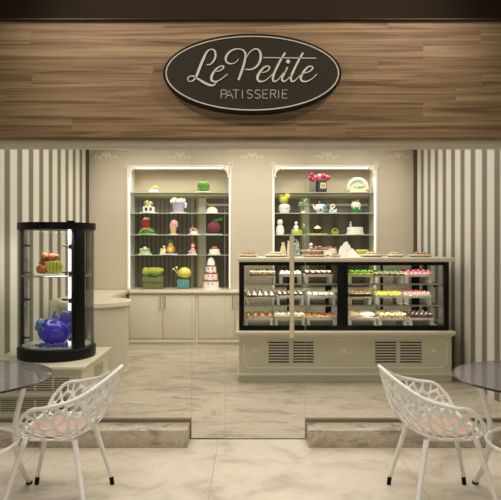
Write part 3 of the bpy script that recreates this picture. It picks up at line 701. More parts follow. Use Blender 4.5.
for i, (z0, z1_, ra) in enumerate(((.014, .11, .108), (.12, .21, .09), (.22, .31, .072))):
    m.cyl(ra, z0, z1_, bev=.01, n=28); r2.cyl(ra + .006, z1_ - .004, z1_ + .011, n=28); dk.ball((-.03, -ra + .004, (z0 + z1_) / 2 + .01), .01, 8).ball((.025, -ra + .002, (z0 + z1_) / 2 + .01), .01, 8)
m.lathe([(0, .32), (.056, .32), (.05, .37), (.034, .41), (0, .435)], n=24)
for a in (-.6, .5, 2.2): r2.ball((.085 * math.sin(a), -.08 * math.cos(a), .115), .018).ball((-.07 * math.sin(a), -.06, .215), .016)
tc_ += [('tiers', m, 'white'), ('ribbon', r2, 'red'), ('faces', dk, 'black')]
build_thing('tiered_cake', 'tall four-tier white cake with red ribbon bands at the right of the worktop', 'cake', (nx(211), NY, Ls[4]), tc_)
# --- right niche
rz_ = MB(); R_ = random.Random(31)
for _ in range(34): rz_.ball((R_.uniform(-.13, .13), R_.uniform(-.06, .05), R_.uniform(.165, .25)), R_.uniform(.018, .03), 8)
build_thing('rose_box', 'black box with a cream label full of deep pink roses', 'flower box', (nx(319), NY, Ls[0]),
    [('box', MB().cyl(.075, 0, .165, (.03, 0), bev=.004, n=28), 'black'), ('sleeve', MB().box(-.125, -.045, -.05, .05, 0, .16, .006), 'grey'), ('label_plate', MB().box(.01, .085, -.079, -.070, .055, .13), 'creamf'), ('roses', rz_, 'rose'), ('pale_roses', blobs(MB(), 8, .12, .06, .18, .24, .02, .026, 33), 'pink'),
     ('emblem', MB().box(.025, .032, -.082, -.079, .07, .115).box(.04, .05, -.082, -.079, .07, .115).box(.06, .067, -.082, -.079, .07, .115), 'black')])
sh = MB()
for i in range(13):
    a = PI * (i / 12.0); R1 = .14
    sh.tube([(0.02 * math.cos(a), .02, .07), (R1 * .62 * math.cos(a), .035, .07 + R1 * .62 * math.sin(a)), (R1 * math.cos(a), -.03, .055 + R1 * math.sin(a))], [.01, .018, .02], 8)
sh.lathe([(.02, 0), (.13, 0)], n=4)
build_thing('shell_cake', 'open fan shaped cream shell cake with trailing sugar drips', 'cake', (nx(357.5), NY, Ls[0]),
    [('cake_board', MB().box(-.12, .12, -.09, .09, 0, .012, .004), 'board'), ('shell', sh, 'white'), ('base', MB().box(-.11, .11, -.05, .05, .012, .06, .02), 'creamf'), ('flowers', blobs(MB(), 10, .06, .02, .06, .1, .014, .024, 35).xf(Matrix.Translation((0, -.04, 0))), 'mint')])
dr_ = MB()
for i, xx in enumerate((-.10, -.07, -.05, .06, .09, .12)): dr_.tube([(xx, -.188, -.0), (xx, -.192, -.04 - .02 * (i % 3)), (xx + .003, -.192, -.08 - .02 * (i % 2))], .006, 6)
build_thing('duck_cake', 'yellow duckling figure on a white cup cake in the right niche', 'cake', (nx(284.5), NY, Ls[1]),
    [('cup', MB().lathe([(0, 0), (.06, 0), (.078, .05), (.075, .10), (.05, .125), (0, .13)]), 'white'), ('duck_body', MB().ball((-.01, 0, .18), .062, 14, rz=.055).ball((-.04, 0, .23), .03, 10), 'lime'), ('duck_head', MB().ball((.035, -.01, .235), .042, 12), 'yellow'), ('beak', MB().ball((.075, -.03, .23), .018, 8, rz=.01), 'orange'), ('pattern_dots', blobs(MB(), 5, .05, 0, .03, .08, .008, .012, 37).xf(Matrix.Translation((0, -.068, 0))), 'lav')])
build_thing('sugar_spray', 'pale green spray of sugar foliage on the second shelf', 'ornament', (nx(303.5), NY, Ls[1]),
    [('foot', MB().cyl(.03, 0, .03, bev=.004), 'board'), ('sprays', MB().tube([(0, 0, .02), (-.02, 0, .12), (-.06, 0, .16)], .004, 6).tube([(0, 0, .02), (.01, 0, .13), (.05, 0, .18)], .004, 6).tube([(0, 0, .02), (0, 0, .17)], .004, 6), 'olivebox'), ('leaves', blobs(MB(), 12, .06, .02, .1, .19, .01, .018, 39), 'mint')])
build_thing('teapot_cake', 'white and blue teapot cake with an orange lid', 'cake', (nx(320.5), NY, Ls[1]),
    [('body', MB().ball((0, 0, .07), .08, 18, rz=.068).cyl(.05, 0, .02), 'white'), ('spout', MB().tube([(-.06, 0, .05), (-.09, 0, .08), (-.10, 0, .12)], [.018, .012, .009], 8), 'white'), ('patches', MB().ball((.045, -.06, .08), .03, 10).ball((-.005, -.078, .05), .02, 8).ball((.07, -.02, .04), .022, 8), 'blue'), ('lid', MB().dome((0, 0, .125), .055, .03).ball((0, 0, .165), .014), 'black'), ('lid_rim', MB().cyl(.05, .118, .128, n=20).ball((-.02, -.04, .15), .014), 'orange')])
amp = smooth_path([(.05, 0, .012), (-.02, 0, .06), (-.03, 0, .1), (0, 0, .12), (.02, 0, .09), (-.03, 0, .05), (-.045, 0, .02), (-.01, 0, .012), (.03, 0, .03), (.05, 0, .06)], 4)
build_thing('ampersand_ornament', 'curly white and blue sugar ampersand beside the teapot cake', 'ornament', (nx(333), NY, Ls[1]), [('curl', MB().tube(amp, .011, 8), 'white'), ('foot', MB().box(-.05, .05, -.02, .02, 0, .012, .003), 'blue')])
build_thing('green_pot_cake', 'white and deep green pot cake under the shell cake', 'cake', (nx(356), NY, Ls[1]),
    [('lower_half', MB().lathe([(0, 0), (.062, 0), (.066, .085), (0, .085)]), 'dkgreen'), ('upper_half', MB().lathe([(0, .085), (.067, .085), (.062, .13), (.045, .15), (0, .15)]), 'white'), ('topping', blobs(MB(), 9, .045, .03, .15, .18, .01, .018, 41), 'brown'), ('drips', MB().tube([(-.04, -.06, .12), (-.04, -.066, .06)], .01, 6).tube([(0, -.066, .12), (0, -.07, .075)], .01, 6).tube([(.035, -.06, .12), (.035, -.066, .05)], .01, 6), 'white')])
build_thing('white_figurine', 'tall white sugar figurine, left end of the third shelf in the right niche', 'figurine', (nx(280), NY, Ls[2]),
    [('body', MB().lathe([(0, 0), (.055, 0), (.058, .06), (.045, .11), (.03, .13), (0, .135)], n=16), 'white'), ('head', MB().ball((0, 0, .165), .04, 14), 'board'), ('hair', MB().ball((0, .005, .19), .034, 10, rz=.02).ball((.02, 0, .2), .012), 'creamf')])
build_thing('bride_figurine_cake', 'white figurine sitting on a yellow green drum cake', 'cake', (nx(297), NY, Ls[2]),
    [('drum', MB().cyl(.08, 0, .055, bev=.012), 'lime'), ('figure', figure(MB(), -.012, 0, .05, .14), 'white'), ('flowers', blobs(MB(), 8, .06, .04, .055, .07, .012, .018, 43), 'yellow')])
build_thing('green_figurine', 'small green leafy figurine beside the chocolate bowl cake', 'figurine', (nx(305), NY + .08, Ls[2]), [('body', figure(MB(), 0, 0, 0, .13), 'leaf'), ('leaves', blobs(MB(), 5, .02, .02, .1, .14, .012, .018, 44), 'mint')])
build_thing('bowl_cake', 'dark chocolate bowl cake piled with cream on a yellow board', 'cake', (nx(317.5), NY, Ls[2]),
    [('cake_board', MB().cyl(.135, 0, .018, bev=.004, sy=.7), 'lime'), ('bowl', MB().lathe([(0, .018), (.05, .018), (.075, .075), (.07, .08), (0, .08)]), 'choc'), ('cream', MB().dome((0, 0, .08), .05, .04).ball((.0, 0, .115), .014), 'creamf')])
build_thing('basket_cake', 'little yellow green basket cake with a handle', 'cake', (nx(335), NY, Ls[2]),
    [('basket', MB().lathe([(0, 0), (.045, 0), (.055, .045), (0, .045)], n=16), 'lime'), ('handle', MB().tube([(-.045, 0, .045), (-.03, 0, .075), (0, 0, .085), (.03, 0, .075), (.045, 0, .045)], .006, 6), 'tan'), ('filling', blobs(MB(), 8, .035, .03, .045, .055, .01, .014, 45), 'brown')])
build_thing('drum_cake', 'large smooth white drum cake with a tiny figure on top', 'cake', (nx(355), NY, Ls[2]),
    [('cake_board', board(.125), 'board'), ('cake', drum(.108, .09), 'white'), ('bead_trim', (lambda m: [m.ball((.108 * math.cos(2 * PI * i / 28), .108 * math.sin(2 * PI * i / 28), .018), .01, 6) for i in range(28)] and m)(MB()), 'creamf'), ('figure', figure(MB(), -.06, 0, .10, .085), 'lav')])
build_thing('arch_figurine', 'grey white arched figurine group on the lowest shelf of the right niche', 'figurine', (nx(293), NY, Ls[3]),
    [('foot', board(.09), 'board'), ('arch', MB().tube(smooth_path([(-.07, 0, .01), (-.07, 0, .12), (-.03, 0, .19), (.03, 0, .2), (.07, 0, .15), (.075, 0, .01)], 4), .014, 8), 'lav'), ('figure', figure(MB(), -.02, 0, .012, .14), 'white')])
build_thing('white_figurine', 'small white sugar figurine on the lowest shelf behind the counter', 'figurine', (nx(311), NY, Ls[3]), [('body', figure(MB(), 0, 0, 0, .17), 'white')])
build_thing('small_cake', 'white cake with brown topping on the lowest shelf of the right niche', 'cake', (nx(330), NY, Ls[3]), [('cake', MB().cyl(.09, 0, .08, bev=.01), 'white'), ('topping', blobs(MB(), 12, .07, .05, .08, .1, .012, .02, 47), 'brown')])
build_thing('low_cake', 'flat lime and cream cake at the right end of the lowest shelf', 'cake', (nx(362), NY, Ls[3]), [('cake', MB().cyl(.10, 0, .05, bev=.01), 'lime'), ('icing', MB().cyl(.085, .05, .068, bev=.008), 'creamf')])

# ------------------------------------------------------------------ pastries in the case
def tray_at(x0, x1, z, y0=DY0 + .09, depth=.34, mt='board', lbl='', riser=True, base_z=0, pos_lbl=''):
    xc, yc = (x0 + x1) / 2, y0 + depth / 2; hw = (x1 - x0) / 2; hd = depth / 2
    if riser:
        hgt = z - base_z
        t = empty('display_riser', (xc, yc, base_z), 'white riser under ' + pos_lbl, 'stand', 'riser stands in the display case')
        MB().box(-hw * .96, hw * .96, -hd, hd, hgt - .012, hgt, .002).build('riser_top', M_white, t)
        for s_ in (-1, 1):
            MB().box(min(s_ * hw * .95, s_ * (hw * .95 - .022)), max(s_ * hw * .95, s_ * (hw * .95 - .022)), -hd + .005, hd - .005, 0, hgt - .0125, .001).build('leg', M_white, t)
    t = empty('pastry_tray', (xc, yc, z), lbl, 'tray', 'pastry trays in the display case')
    MB().box(-hw, hw, -hd, hd, 0, .006).build('tray_base', fc[mt], t)
    m = MB(); 
    m.box(-hw, hw, -hd, -hd + .004, .006, .013).box(-hw, hw, hd - .004, hd, .006, .013).box(-hw, -hw + .004, -hd + .004, hd - .004, .006, .013).box(hw - .004, hw, -hd + .004, hd - .004, .006, .013)
    m.build('tray_rim', fc[mt], t, False)
    return xc, yc, hw, hd, z + .006
PK = {}
def pastry_proto(kind):
    s = 1.0
    def T(name, parts):
        t = empty(name, (0, 0, 0), 'x', 'pastry')
        for pn, mb, mt in parts: mb.build(pn, fc[mt], t)
        return t
    if kind == 'dome_white': return T('dome_cake', [('biscuit_base', MB().cyl(.024, 0, .008, n=14), 'choc'), ('dome', MB().dome((0, 0, .008), .022, .028, 12), 'white')])
    if kind == 'dome_yellow': return T('dome_cake', [('biscuit_base', MB().cyl(.021, 0, .006, n=14), 'tan'), ('dome', MB().dome((0, 0, .006), .021, .034, 12), 'yellow')])
    if kind == 'choc_cup': return T('chocolate_cup', [('cup', MB().lathe([(0, 0), (.016, 0), (.022, .024), (0, .024)], n=12), 'choc'), ('cream', MB().dome((0, 0, .024), .014, .014, 10), 'creamf')])
    if kind == 'bun': return T('bun', [('crust', MB().lathe([(0, 0), (.024, 0), (.028, .014), (.02, .03), (0, .036)], n=12), 'brown'), ('glaze', MB().ball((.003, -.008, .032), .011, 8, rz=.006), 'tan')])
    if kind == 'roll': return T('iced_roll', [('roll', MB().box(-.026, .026, -.04, .04, 0, .034, .012), 'creamf'), ('icing', MB().box(-.02, .02, -.036, .036, .035, .041, .003), 'white')])
    if kind == 'pie': return T('small_pie', [('crust', MB().lathe([(0, 0), (.02, 0), (.027, .016), (.022, .018), (0, .018)], n=14), 'tan'), ('filling', MB().dome((0, 0, .018), .021, .014, 10), 'brown'), ])
    if kind == 'meringue': return T('meringue', [('base', MB().cyl(.02, 0, .008, n=12), 'white'), ('swirl', MB().lathe([(0, .008), (.021, .008), (.017, .02), (.013, .022), (.01, .032), (0, .044)], n=12), 'white'), ('shadow_chip', MB().ball((.01, -.01, .034), .007, 6), 'choc')])
    if kind == 'green_cup': return T('green_fruit_cup', [('cup', MB().lathe([(0, 0), (.017, 0), (.023, .02), (0, .02)], n=12), 'creamf'), ('fruit', MB().ball((0, 0, .025), .013, 8).ball((.012, -.006, .022), .01, 8).ball((-.011, -.006, .022), .01, 8), 'leaf')])
    if kind == 'grape': return T('grape_tart', [('base', MB().cyl(.026, 0, .012, n=12), 'lime'), ('fruit', blobs(MB(), 8, .018, .018, .016, .034, .009, .012, 51), 'green')])
    if kind == 'berry_cup': return T('berry_cup', [('cup', MB().lathe([(0, 0), (.015, 0), (.02, .024), (0, .024)], n=12), 'pink'), ('berries', MB().ball((0, 0, .034), .014, 8).ball((.009, -.006, .027), .009, 8).ball((-.009, -.006, .027), .009, 8), 'maroon')])
    if kind == 'pink_cup': return T('pink_cream_cup', [('cup', MB().lathe([(0, 0), (.016, 0), (.021, .022), (0, .022)], n=12), 'white'), ('cream', MB().dome((0, 0, .022), .018, .02, 10), 'pink'), ('berry', MB().ball((0, -.004, .041), .008, 8), 'red')])
    if kind == 'muffin': return T('chocolate_muffin', [('case', MB().lathe([(0, 0), (.018, 0), (.024, .026), (0, .026)], n=12), 'maroon'), ('top', MB().dome((0, 0, .026), .026, .014, 12), 'choc'), ('icing', MB().ball((0, -.004, .04), .013, 8, rz=.006), 'white')])
    if kind == 'fruit_slice': return T('fruit_slice', [('base', MB().box(-.02, .02, -.03, .03, 0, .018, .002), 'choc'), ('cream', MB().box(-.019, .019, -.029, .029, .018, .028, .003), 'creamf'), ('fruit', MB().ball((0, -.012, .034), .01, 8).ball((.004, .012, .034), .01, 8), 'orange')])
    if kind == 'cream_slice': return T('cream_slice', [('base', MB().box(-.021, .021, -.03, .03, 0, .012, .002), 'tan'), ('cream', MB().box(-.02, .02, -.028, .028, .012, .034, .006), 'creamf'), ('chips', MB().ball((.003, -.012, .037), .008, 6).ball((-.006, .012, .037), .007, 6), 'choc')])
    if kind == 'cream_mound': return T('cream_puff', [('puff', MB().ball((0, 0, .018), .024, 10, rz=.018), 'tan'), ('cream', blobs(MB(), 5, .014, .014, .03, .04, .01, .014, 53), 'creamf')])
    if kind == 'loaf': return T('swiss_roll', [('roll', MB().ball((0, 0, .028), .085, 16, rz=.028, sy=.45), 'white'), ('plate', MB().cyl(.07, 0, .005, n=20), 'board')])
    if kind == 'loaf_tan': return T('swiss_roll', [('roll', MB().ball((0, 0, .028), .06, 16, rz=.03, sy=.7), 'tan'), ('icing', MB().ball((-.005, -.01, .045), .045, 12, rz=.014, sy=.5), 'creamf')])
    if kind == 'choc_white': return T('two_tone_cake', [('base', MB().cyl(.019, 0, .02, n=12), 'choc'), ('cream', MB().dome((0, 0, .02), .015, .012, 10), 'white')])
def pastries(kind, xc, yc, hw, hd, z, nxn, nyn, label, group, last=None):
    first = kind not in PK
    if first: PK[kind] = pastry_proto(kind)
    p = PK[kind]; p.scale = (1.15, 1.15, 1.15); nxn = min(nxn, 5)
    R_ = random.Random(hash(kind) % 1 + nxn * 7 + nyn)
    for j in range(nyn):
        for i in range(nxn):
            x = xc + (-hw + .03 + (2 * hw - .06) * (i / (nxn - 1) if nxn > 1 else .5)); y = yc - hd + .035 + (2 * hd - .08) * (j / (nyn - 1) if nyn > 1 else .4)
            loc = (x, y + R_.uniform(-.003, .003), z)
            if first: p.location = loc; p['label'] = label; p['group'] = group; first = False
            else: copy_tree(p, loc, R_.uniform(-.1, .1), label, group)
Zs = [1.066, .849, .62]; base = [.984, .765, .545]
spec = [  # level, x0, x1, tray material, kind, nx, ny, desc
 (0, 249, 276, 'choc', 'cream_slice', 5, 3, 'cream slices with chocolate chips, top left of the case'),
 (0, 280, 302, 'board', 'dome_white', 4, 3, 'white domes on the upper shelf behind the door handle'),
 (0, 305, 333, 'board', 'choc_cup', 5, 3, 'chocolate cups on the upper shelf beside the middle post'),
 (1, 246, 275, 'choc', 'meringue', 5, 3, 'swirled meringues on the middle shelf at the far left'),
 (1, 277, 304, 'board', 'choc_white', 5, 3, 'two tone chocolate cakes on the middle shelf behind the handle'),
 (1, 307, 336, 'board', 'dome_white', 5, 3, 'white domes on the middle shelf left of the middle post'),
 (2, 245, 273, 'board', 'bun', 4, 3, 'brown glazed buns at the bottom left of the case'),
 (2, 275, 305, 'board', 'roll', 5, 3, 'cream iced rolls on the bottom behind the handle'),
 (2, 307, 336.5, 'board', 'pie', 5, 3, 'small brown pies on the bottom left of the middle post'),
 (0, 349, 374, 'gold', 'grape', 4, 3, 'green grape tarts on the upper shelf right of the middle post'),
 (0, 377, 404, 'choc', 'green_cup', 6, 3, 'green fruit cups in the middle of the right upper shelf'),
 (0, 406, 432, 'board', 'berry_cup', 6, 3, 'dark berry cups at the right end of the upper shelf'),
 (1, 349, 372, 'choc', 'fruit_slice', 5, 2, 'orange fruit slices on the middle shelf right of the middle post'),
 (1, 377, 403, 'board', 'dome_yellow', 6, 3, 'bright yellow domes on the middle shelf'),
 (1, 406, 432, 'board', 'pink_cup', 6, 3, 'pink cream cups at the right end of the middle shelf'),
 (2, 349, 377, 'board', 'loaf', 1, 1, 'rolls on white plates at the bottom right of the middle post'),
 (2, 379, 407, 'board', 'cream_mound', 5, 3, 'cream puffs on the bottom of the right half'),
 (2, 410, 434, 'board', 'muffin', 5, 3, 'chocolate muffins at the bottom right end of the case')]
yt = DY0 + .09
for lv, a, b_, mt, kind, n1, n2, desc in spec:
    x0, x1 = X(a, yt), X(b_, yt)
    xc, yc, hw, hd, zt_ = tray_at(x0, x1, Zs[lv], mt=mt, lbl='tray of ' + desc, base_z=base[lv], pos_lbl=desc)
    if kind == 'loaf':
        PK['loaf'] = p = pastry_proto('loaf'); p.location = (xc + .065, yc - .06, zt_); tag(p, 'long white swiss roll on a plate, bottom right half of the case', 'pastry')
        p2 = pastry_proto('loaf_tan'); p2.location = (xc - .08, yc - .06, zt_); tag(p2, 'short tan swiss roll with cream icing beside the long white one', 'pastry')
        q = copy_tree(p2, (xc - .06, yc + .09, zt_), .2, 'tan swiss roll at the back of the roll tray'); q = copy_tree(p, (xc + .06, yc + .09, zt_), .1, 'white swiss roll at the back of the roll tray')
        continue
    pastries(kind, xc, yc, hw, hd, zt_, n1, n2, 'one of the ' + desc, desc)

# ------------------------------------------------------------------ on the countertop
CT = 1.254; TY = 6.42
def plate(pxa, pxb, y, label, mt='board', rise=0):
    xa, xb = X(pxa, y), X(pxb, y); t = empty('serving_plate', ((xa + xb) / 2, y, CT + rise), label, 'plate', 'plates of pastries on the countertop')
    hw = (xb - xa) / 2
    MB().lathe([(0, 0), (hw * .7, 0), (hw, .018), (hw, .022), (hw * .7, .007), (0, .006)], n=32, sy=min(1, .16 / hw)).build('dish', fc[mt], t)
    m = MB(); n = 26
    for i in range(n):
        a_ = 2 * PI * i / n; m.ball((hw * .84 * math.cos(a_), hw * .84 * min(1, .16 / hw) * math.sin(a_), .0195), .007, 6)
    m.build('doily', fc['white'], t)
    return (xa + xb) / 2, hw
def heap(kind_name, cat_lbl, x, hw, y, z, n, r, mt, mt2, group, rs, zj=.012):
    R_ = random.Random(rs)
    t0 = empty(kind_name, (x, y, z), cat_lbl, 'pastry', group)
    MB().ball((0, 0, r * .62), r, 8, rz=r * .62).build('pastry_body', fc[mt], t0); MB().ball((r * .2, -r * .3, r * 1.1), r * .45, 6, rz=r * .25).build('topping', fc[mt2], t0)
    pts = []
    for i in range(n):
        a_ = i * 2.4; rr = math.sqrt((i + .5) / n) * .68
        loc = (x + hw * rr * math.cos(a_), y + .10 * rr * math.sin(a_), z + (r * .9 if rr < .38 else 0))
        if i == 0: t0.location = loc
        else: copy_tree(t0, loc, R_.uniform(0, 3))
spec2 = [(238, 259, 6.30, 'brown and red pastries at the left end of the countertop', 'tan', 'maroon', 14, .02),
         (263, 288, 6.30, 'cream biscuits with green bits on the countertop left of the handle', 'creamf', 'olivebox', 14, .018),
         (301, 327, 6.30, 'red brown chocolate pieces on the countertop right of the handle', 'brown', 'maroon', 20, .02),
         (329, 341, 6.22, 'small tan cakes on the little plate left of the white napkin', 'tan', 'white', 6, .016),
         (360, 384, 6.30, 'pale pastries with dark tips right of the white napkin', 'creamf', 'brown', 14, .018),
         (386, 405, 6.30, 'cream and brown petits fours in the right half of the countertop', 'creamf', 'choc', 12, .018),
         (407, 433, 6.30, 'orange red glazed pastries at the right end of the countertop', 'tan', 'red', 20, .018)]
for i, (a, b_, y, desc, m1, m2, n, r) in enumerate(spec2):
    xc, hw = plate(a, b_, y, 'white plate of ' + desc)
    heap('petit_four', 'one of the ' + desc, xc, hw, y, CT + .008, n + 4, r * 1.25, m1, m2, desc, i + 60, 0)
# raised cake stand behind
t = empty('cake_stand', (X(318, 6.68), 6.68, CT), 'low white cake stand with brown pastries at the back of the countertop', 'stand')
MB().lathe([(0, 0), (.07, 0), (.02, .012), (.015, .05), (.05, .058), (.2, .062), (.2, .07), (0, .07)], n=32, sy=.6).build('stand_body', fc['white'], t)
heap('chocolate_biscuit', 'brown biscuit on the low white cake stand', X(318, 6.68), .16, 6.68, CT + .07, 14, .02, 'brown', 'white', 'biscuits on the cake stand', 71, 0)
t = empty('cake_stand', (X(366, 6.68), 6.68, CT), 'long flat cream platter behind the white napkin', 'stand')
MB().box(-.13, .13, -.07, .07, .0, .02, .004).build('platter', fc['creamf'], t)
# napkin swan
nk = MB()
bmn = nk.bm
def fold(pts, th=.006):
    A = [bmn.verts.new(p) for p in pts]; Bv = [bmn.verts.new((p[0], p[1] + th, p[2])) for p in pts]; n = len(pts)
    bmn.faces.new(A); bmn.faces.new(Bv[::-1])
    for i in range(n): bmn.faces.new([A[i], Bv[i], Bv[(i + 1) % n], A[(i + 1) % n]])
for i, (tx, tz, bw, yy) in enumerate(((-.03, .155, .085, 0), (-.005, .165, .10, .03), (.02, .135, .10, .06), (-.045, .12, .07, .09), (.045, .09, .08, -.03))):
    fold([(tx - bw + .03, yy - .04, 0), (tx + bw * .1, yy - .07, 0), (tx + bw, yy - .03, 0), (tx + .03, yy, tz * .6), (tx + .005, yy + .01, tz), (tx - .012, yy + .01, tz * .97), (tx - .04, yy, tz * .5)])
o = nk.build('folded_napkin', fc['white'], loc=(X(348, 6.35), 6.36, CT)); tag(o, 'peaked folded white napkin standing on the countertop', 'napkin')
# cream vase figure
t = empty('bottle_vase', (X(286.5, 6.4), 6.4, CT), 'pair of cream bottle shaped vases with dark gap standing on the countertop', 'vase')
MB().lathe([(0, 0), (.03, 0), (.034, .05), (.026, .1), (.014, .13), (.02, .155), (0, .155)], (-.035, 0, 0), 14).build('vase', fc['creamf'], t)
MB().lathe([(0, 0), (.028, 0), (.03, .06), (.02, .12), (.016, .15), (.022, .17), (0, .17)], (.03, 0, 0), 14).build('vase', fc['white'], t)
MB().box(-.01, .008, -.0, .02, 0, .12, .003).build('dark_stem', fc['choc'], t)
# little bouquet behind the handle
t = empty('posy', (X(294, 6.55), 6.55, CT), 'small pale posy on the countertop behind the door handle', 'flowers')
MB().cyl(.03, 0, .07, bev=.005).build('cup', fc['lav'], t); blobs(MB(), 14, .05, .03, .08, .14, .014, .022, 81).build('blooms', fc['mint'], t)

# ------------------------------------------------------------------ low case under the tall glass cabinet
BX0, BX1, BY0, BY1 = XL + .01, -1.30, 4.69, 5.62
lc = empty('low_case', ((BX0 + BX1) / 2, (BY0 + BY1) / 2, 0), 'low cream plinth case with vent grilles under the black glass cabinet', 'cabinet')
ox, oy = (BX0 + BX1) / 2, (BY0 + BY1) / 2
def Dl(m, name, mt, smooth=True): m.xf(Matrix.Translation((-ox, -oy, 0))); return m.build(name, mt, lc, smooth)
Dl(MB().box(BX0 + .0, BX1 - .03, BY0 + .03, BY1 - .02, .0, .40), 'carcass', M_cream, False)
Dl(MB().box(BX0, BX1, BY0, BY1, .398, .427, .008), 'top_slab', M_creamtop)
Dl(MB().box(BX0, BX1 - .01, BY0 + .005, BY1 - .01, .185, .215, .008), 'ledge', M_cream)
Dl(MB().box(BX0, BX1 - .01, BY0 + .01, BY1 - .01, 0, .05, .006), 'plinth', M_cream)
for k_ in range(4):
    x1_ = BX1 - .12 - k_ * .14
    for z0, z1_ in ((.235, .345), (.075, .17)):
        grille(x1_ - .125 - ox, x1_ - ox, z0, z1_, BY0 + .03 - oy, lc, 6)
# perforated side panel
pf = MB()
for i in range(9):
    for j in range(6):
        if (i < 4 or j < 5) : pf.ball((0, i * .035, j * .018), .006, 6, sx=.35)
pf.xf(Matrix.Translation((BX1 - .0285, BY0 + .42, .25))); Dl(pf, 'side_perforations', M_slot)

# ------------------------------------------------------------------ tall curved glass cabinet
VX, VY, VR = -1.667, 5.17, .315; VZ0, VZ1 = .427, 1.567
vt = empty('glass_cabinet', (VX, VY, VZ0), 'tall black framed cylindrical glass cabinet with cakes inside', 'cabinet')
hgt = VZ1 - VZ0
MB().lathe([(0, 0), (VR + .005, 0), (VR + .01, .01), (VR + .01, .085), (VR, .095), (0, .095)], n=64).build('base', M_black, vt)
MB().lathe([(0, .0955), (VR - .03, .0955), (VR - .03, .105), (0, .105)], n=48).build('base_plate', mat('pale_glass_plate', rgb(200, 200, 190), .15), vt)
MB().lathe([(0, hgt - .058), (VR + .008, hgt - .058), (VR + .008, hgt), (0, hgt)], n=64).build('top_cap', M_black, vt)
m = MB()
m.lathe([(VR - .004, .096), (VR - .004, hgt - .058)], n=64); m.lathe([(VR - .010, .096), (VR - .010, hgt - .058)], n=64)
m.build('curved_glass', glassmat('curved_cabinet_glass', (.97, .975, .97, 1), .03), vt)
def vpost(ang, w_, dpt, nm, mt, r=VR - .02):
    cxp, cyp = r * math.cos(ang), r * math.sin(ang)
    m = MB().box(-dpt / 2, dpt / 2, -w_ / 2, w_ / 2, .095, hgt - .056, .002).xf(Matrix.Translation((cxp, cyp, 0)) @ Matrix.Rotation(ang, 4, 'Z'))
    return m.build(nm, mt, vt)
a_main = math.atan2(-.19, .250)
vpost(a_main, .098, .05, 'door_post', M_black)
vpost(math.radians(180), .03, .02, 'side_post', M_bronze)
vpost(math.radians(60), .04, .02, 'rear_post', M_bronze)
# shelf
zs = Z(274.5, VY) - VZ0
MB().lathe([(0, zs), (VR - .03, zs), (VR - .03, zs - .012), (0, zs - .012)], n=48).build('inner_shelf', M_shelfglass, vt)
MB().tube([((VR - .03) * math.cos(2 * PI * i / 48), (VR - .03) * math.sin(2 * PI * i / 48), zs - .006) for i in range(48)], .006, 6, closed=True).build('shelf_rim', M_steel, vt)
for py in (246, 273, 300, 338):
    z = Z(py, VY) - VZ0
    for px, s_ in ((22, 1), (70, -1)):
        x = X(px, VY) - VX
        yv = 0
        m = MB().tube([(x, yv, z), (x + s_ * .07, yv, z + .004)], [.010, .007], 8).box(x - .011, x + .011, yv - .014, yv + .014, z - .026, z + .016, .002).tube([(x + s_ * .02, yv, z), (x + s_ * .02, yv, z + .02)], .004, 6)
        m.build('shelf_bracket', M_bronze, vt)
rl = MB().box(X(69.3, VY) - VX - .006, X(69.3, VY) - VX + .010, -.012, .012, .1, hgt - .058).build('bracket_rail', M_ledc, vt); rl['label'] = 'lit upright strip beside the black door post'
MB().box(X(21, VY) - VX - .006, X(21, VY) - VX + .006, -.012, .012, .1, hgt - .058).build('bracket_rail', M_bronze, vt)
MB().box(-.03, .03, -.02, .02, hgt, hgt + .018, .003).xf(Matrix.Translation((VR * .62 * math.cos(a_main), VR * .62 * math.sin(a_main), 0))).build('top_catch', M_black, vt)
M_bear = mat('caramel_bear_icing', rgb(172, 98, 48), .5, var=.2, scale=40)
# bears cake
def bear(m1, x, y, z, s):
    m1.ball((x, y, z + .05 * s), .055 * s, 12, rz=.05 * s); m1.ball((x, y - .01, z + .125 * s), .042 * s, 12)
    m1.ball((x - .032 * s, y, z + .16 * s), .016 * s, 8).ball((x + .032 * s, y, z + .16 * s), .016 * s, 8).ball((x, y - .045 * s, z + .115 * s), .018 * s, 8)
    m1.tube([(x - .03 * s, y - .03, z + .02 * s), (x - .05 * s, y - .07 * s, z + .02 * s)], .018 * s, 8).tube([(x + .03 * s, y - .03, z + .02 * s), (x + .05 * s, y - .07 * s, z + .02 * s)], .018 * s, 8)
    m1.tube([(x - .04 * s, y, z + .085 * s), (x - .065 * s, y - .03 * s, z + .05 * s)], .014 * s, 8).tube([(x + .04 * s, y, z + .085 * s), (x + .065 * s, y - .03 * s, z + .05 * s)], .014 * s, 8)
    return m1
zsh = VZ0 + zs
bx_ = X(50, VY - .05)
zt2 = empty('bear_cake', (bx_, VY - .05, zsh), 'lime striped basket cake with brown teddy bears on the black cabinet shelf', 'cake')
MB().cyl(.12, 0, .012, bev=.003, n=28).build('cake_board', fc['board'], zt2)
b1 = MB().lathe([(0, .012), (.055, .012), (.075, .06), (.065, .115), (0, .12)], (.035, 0, 0), 20).build('basket', fc['lime'], zt2)
m = MB()
for i in range(7):
    a_ = -PI * .9 + i * PI * .8 / 6; m.tube([(.035 + .058 * math.cos(a_), .058 * math.sin(a_), .02), (.035 + .078 * math.cos(a_), .078 * math.sin(a_), .06), (.035 + .067 * math.cos(a_), .067 * math.sin(a_), .112)], .006, 6)
m.build('basket_ribs', fc['yellow'], zt2)
MB().ball((-.07, -.02, .05), .04, 14).ball((-.035, -.05, .045), .033, 12).build('bear_paws', M_bear, zt2)
m = bear(MB(), -.035, .0, .06, .75); m.ball((.0, -.02, .15), .035, 12).ball((.05, -.01, .155), .032, 12).build('bears', fc['tan'], zt2) if False else m.ball((.02, -.02, .15), .033, 12).ball((.06, -.01, .15), .026, 12).build('bears', M_bear, zt2)
blobs(MB(), 8, .07, .03, .115, .15, .012, .018, 91).build('leaves', fc['leaf'], zt2)
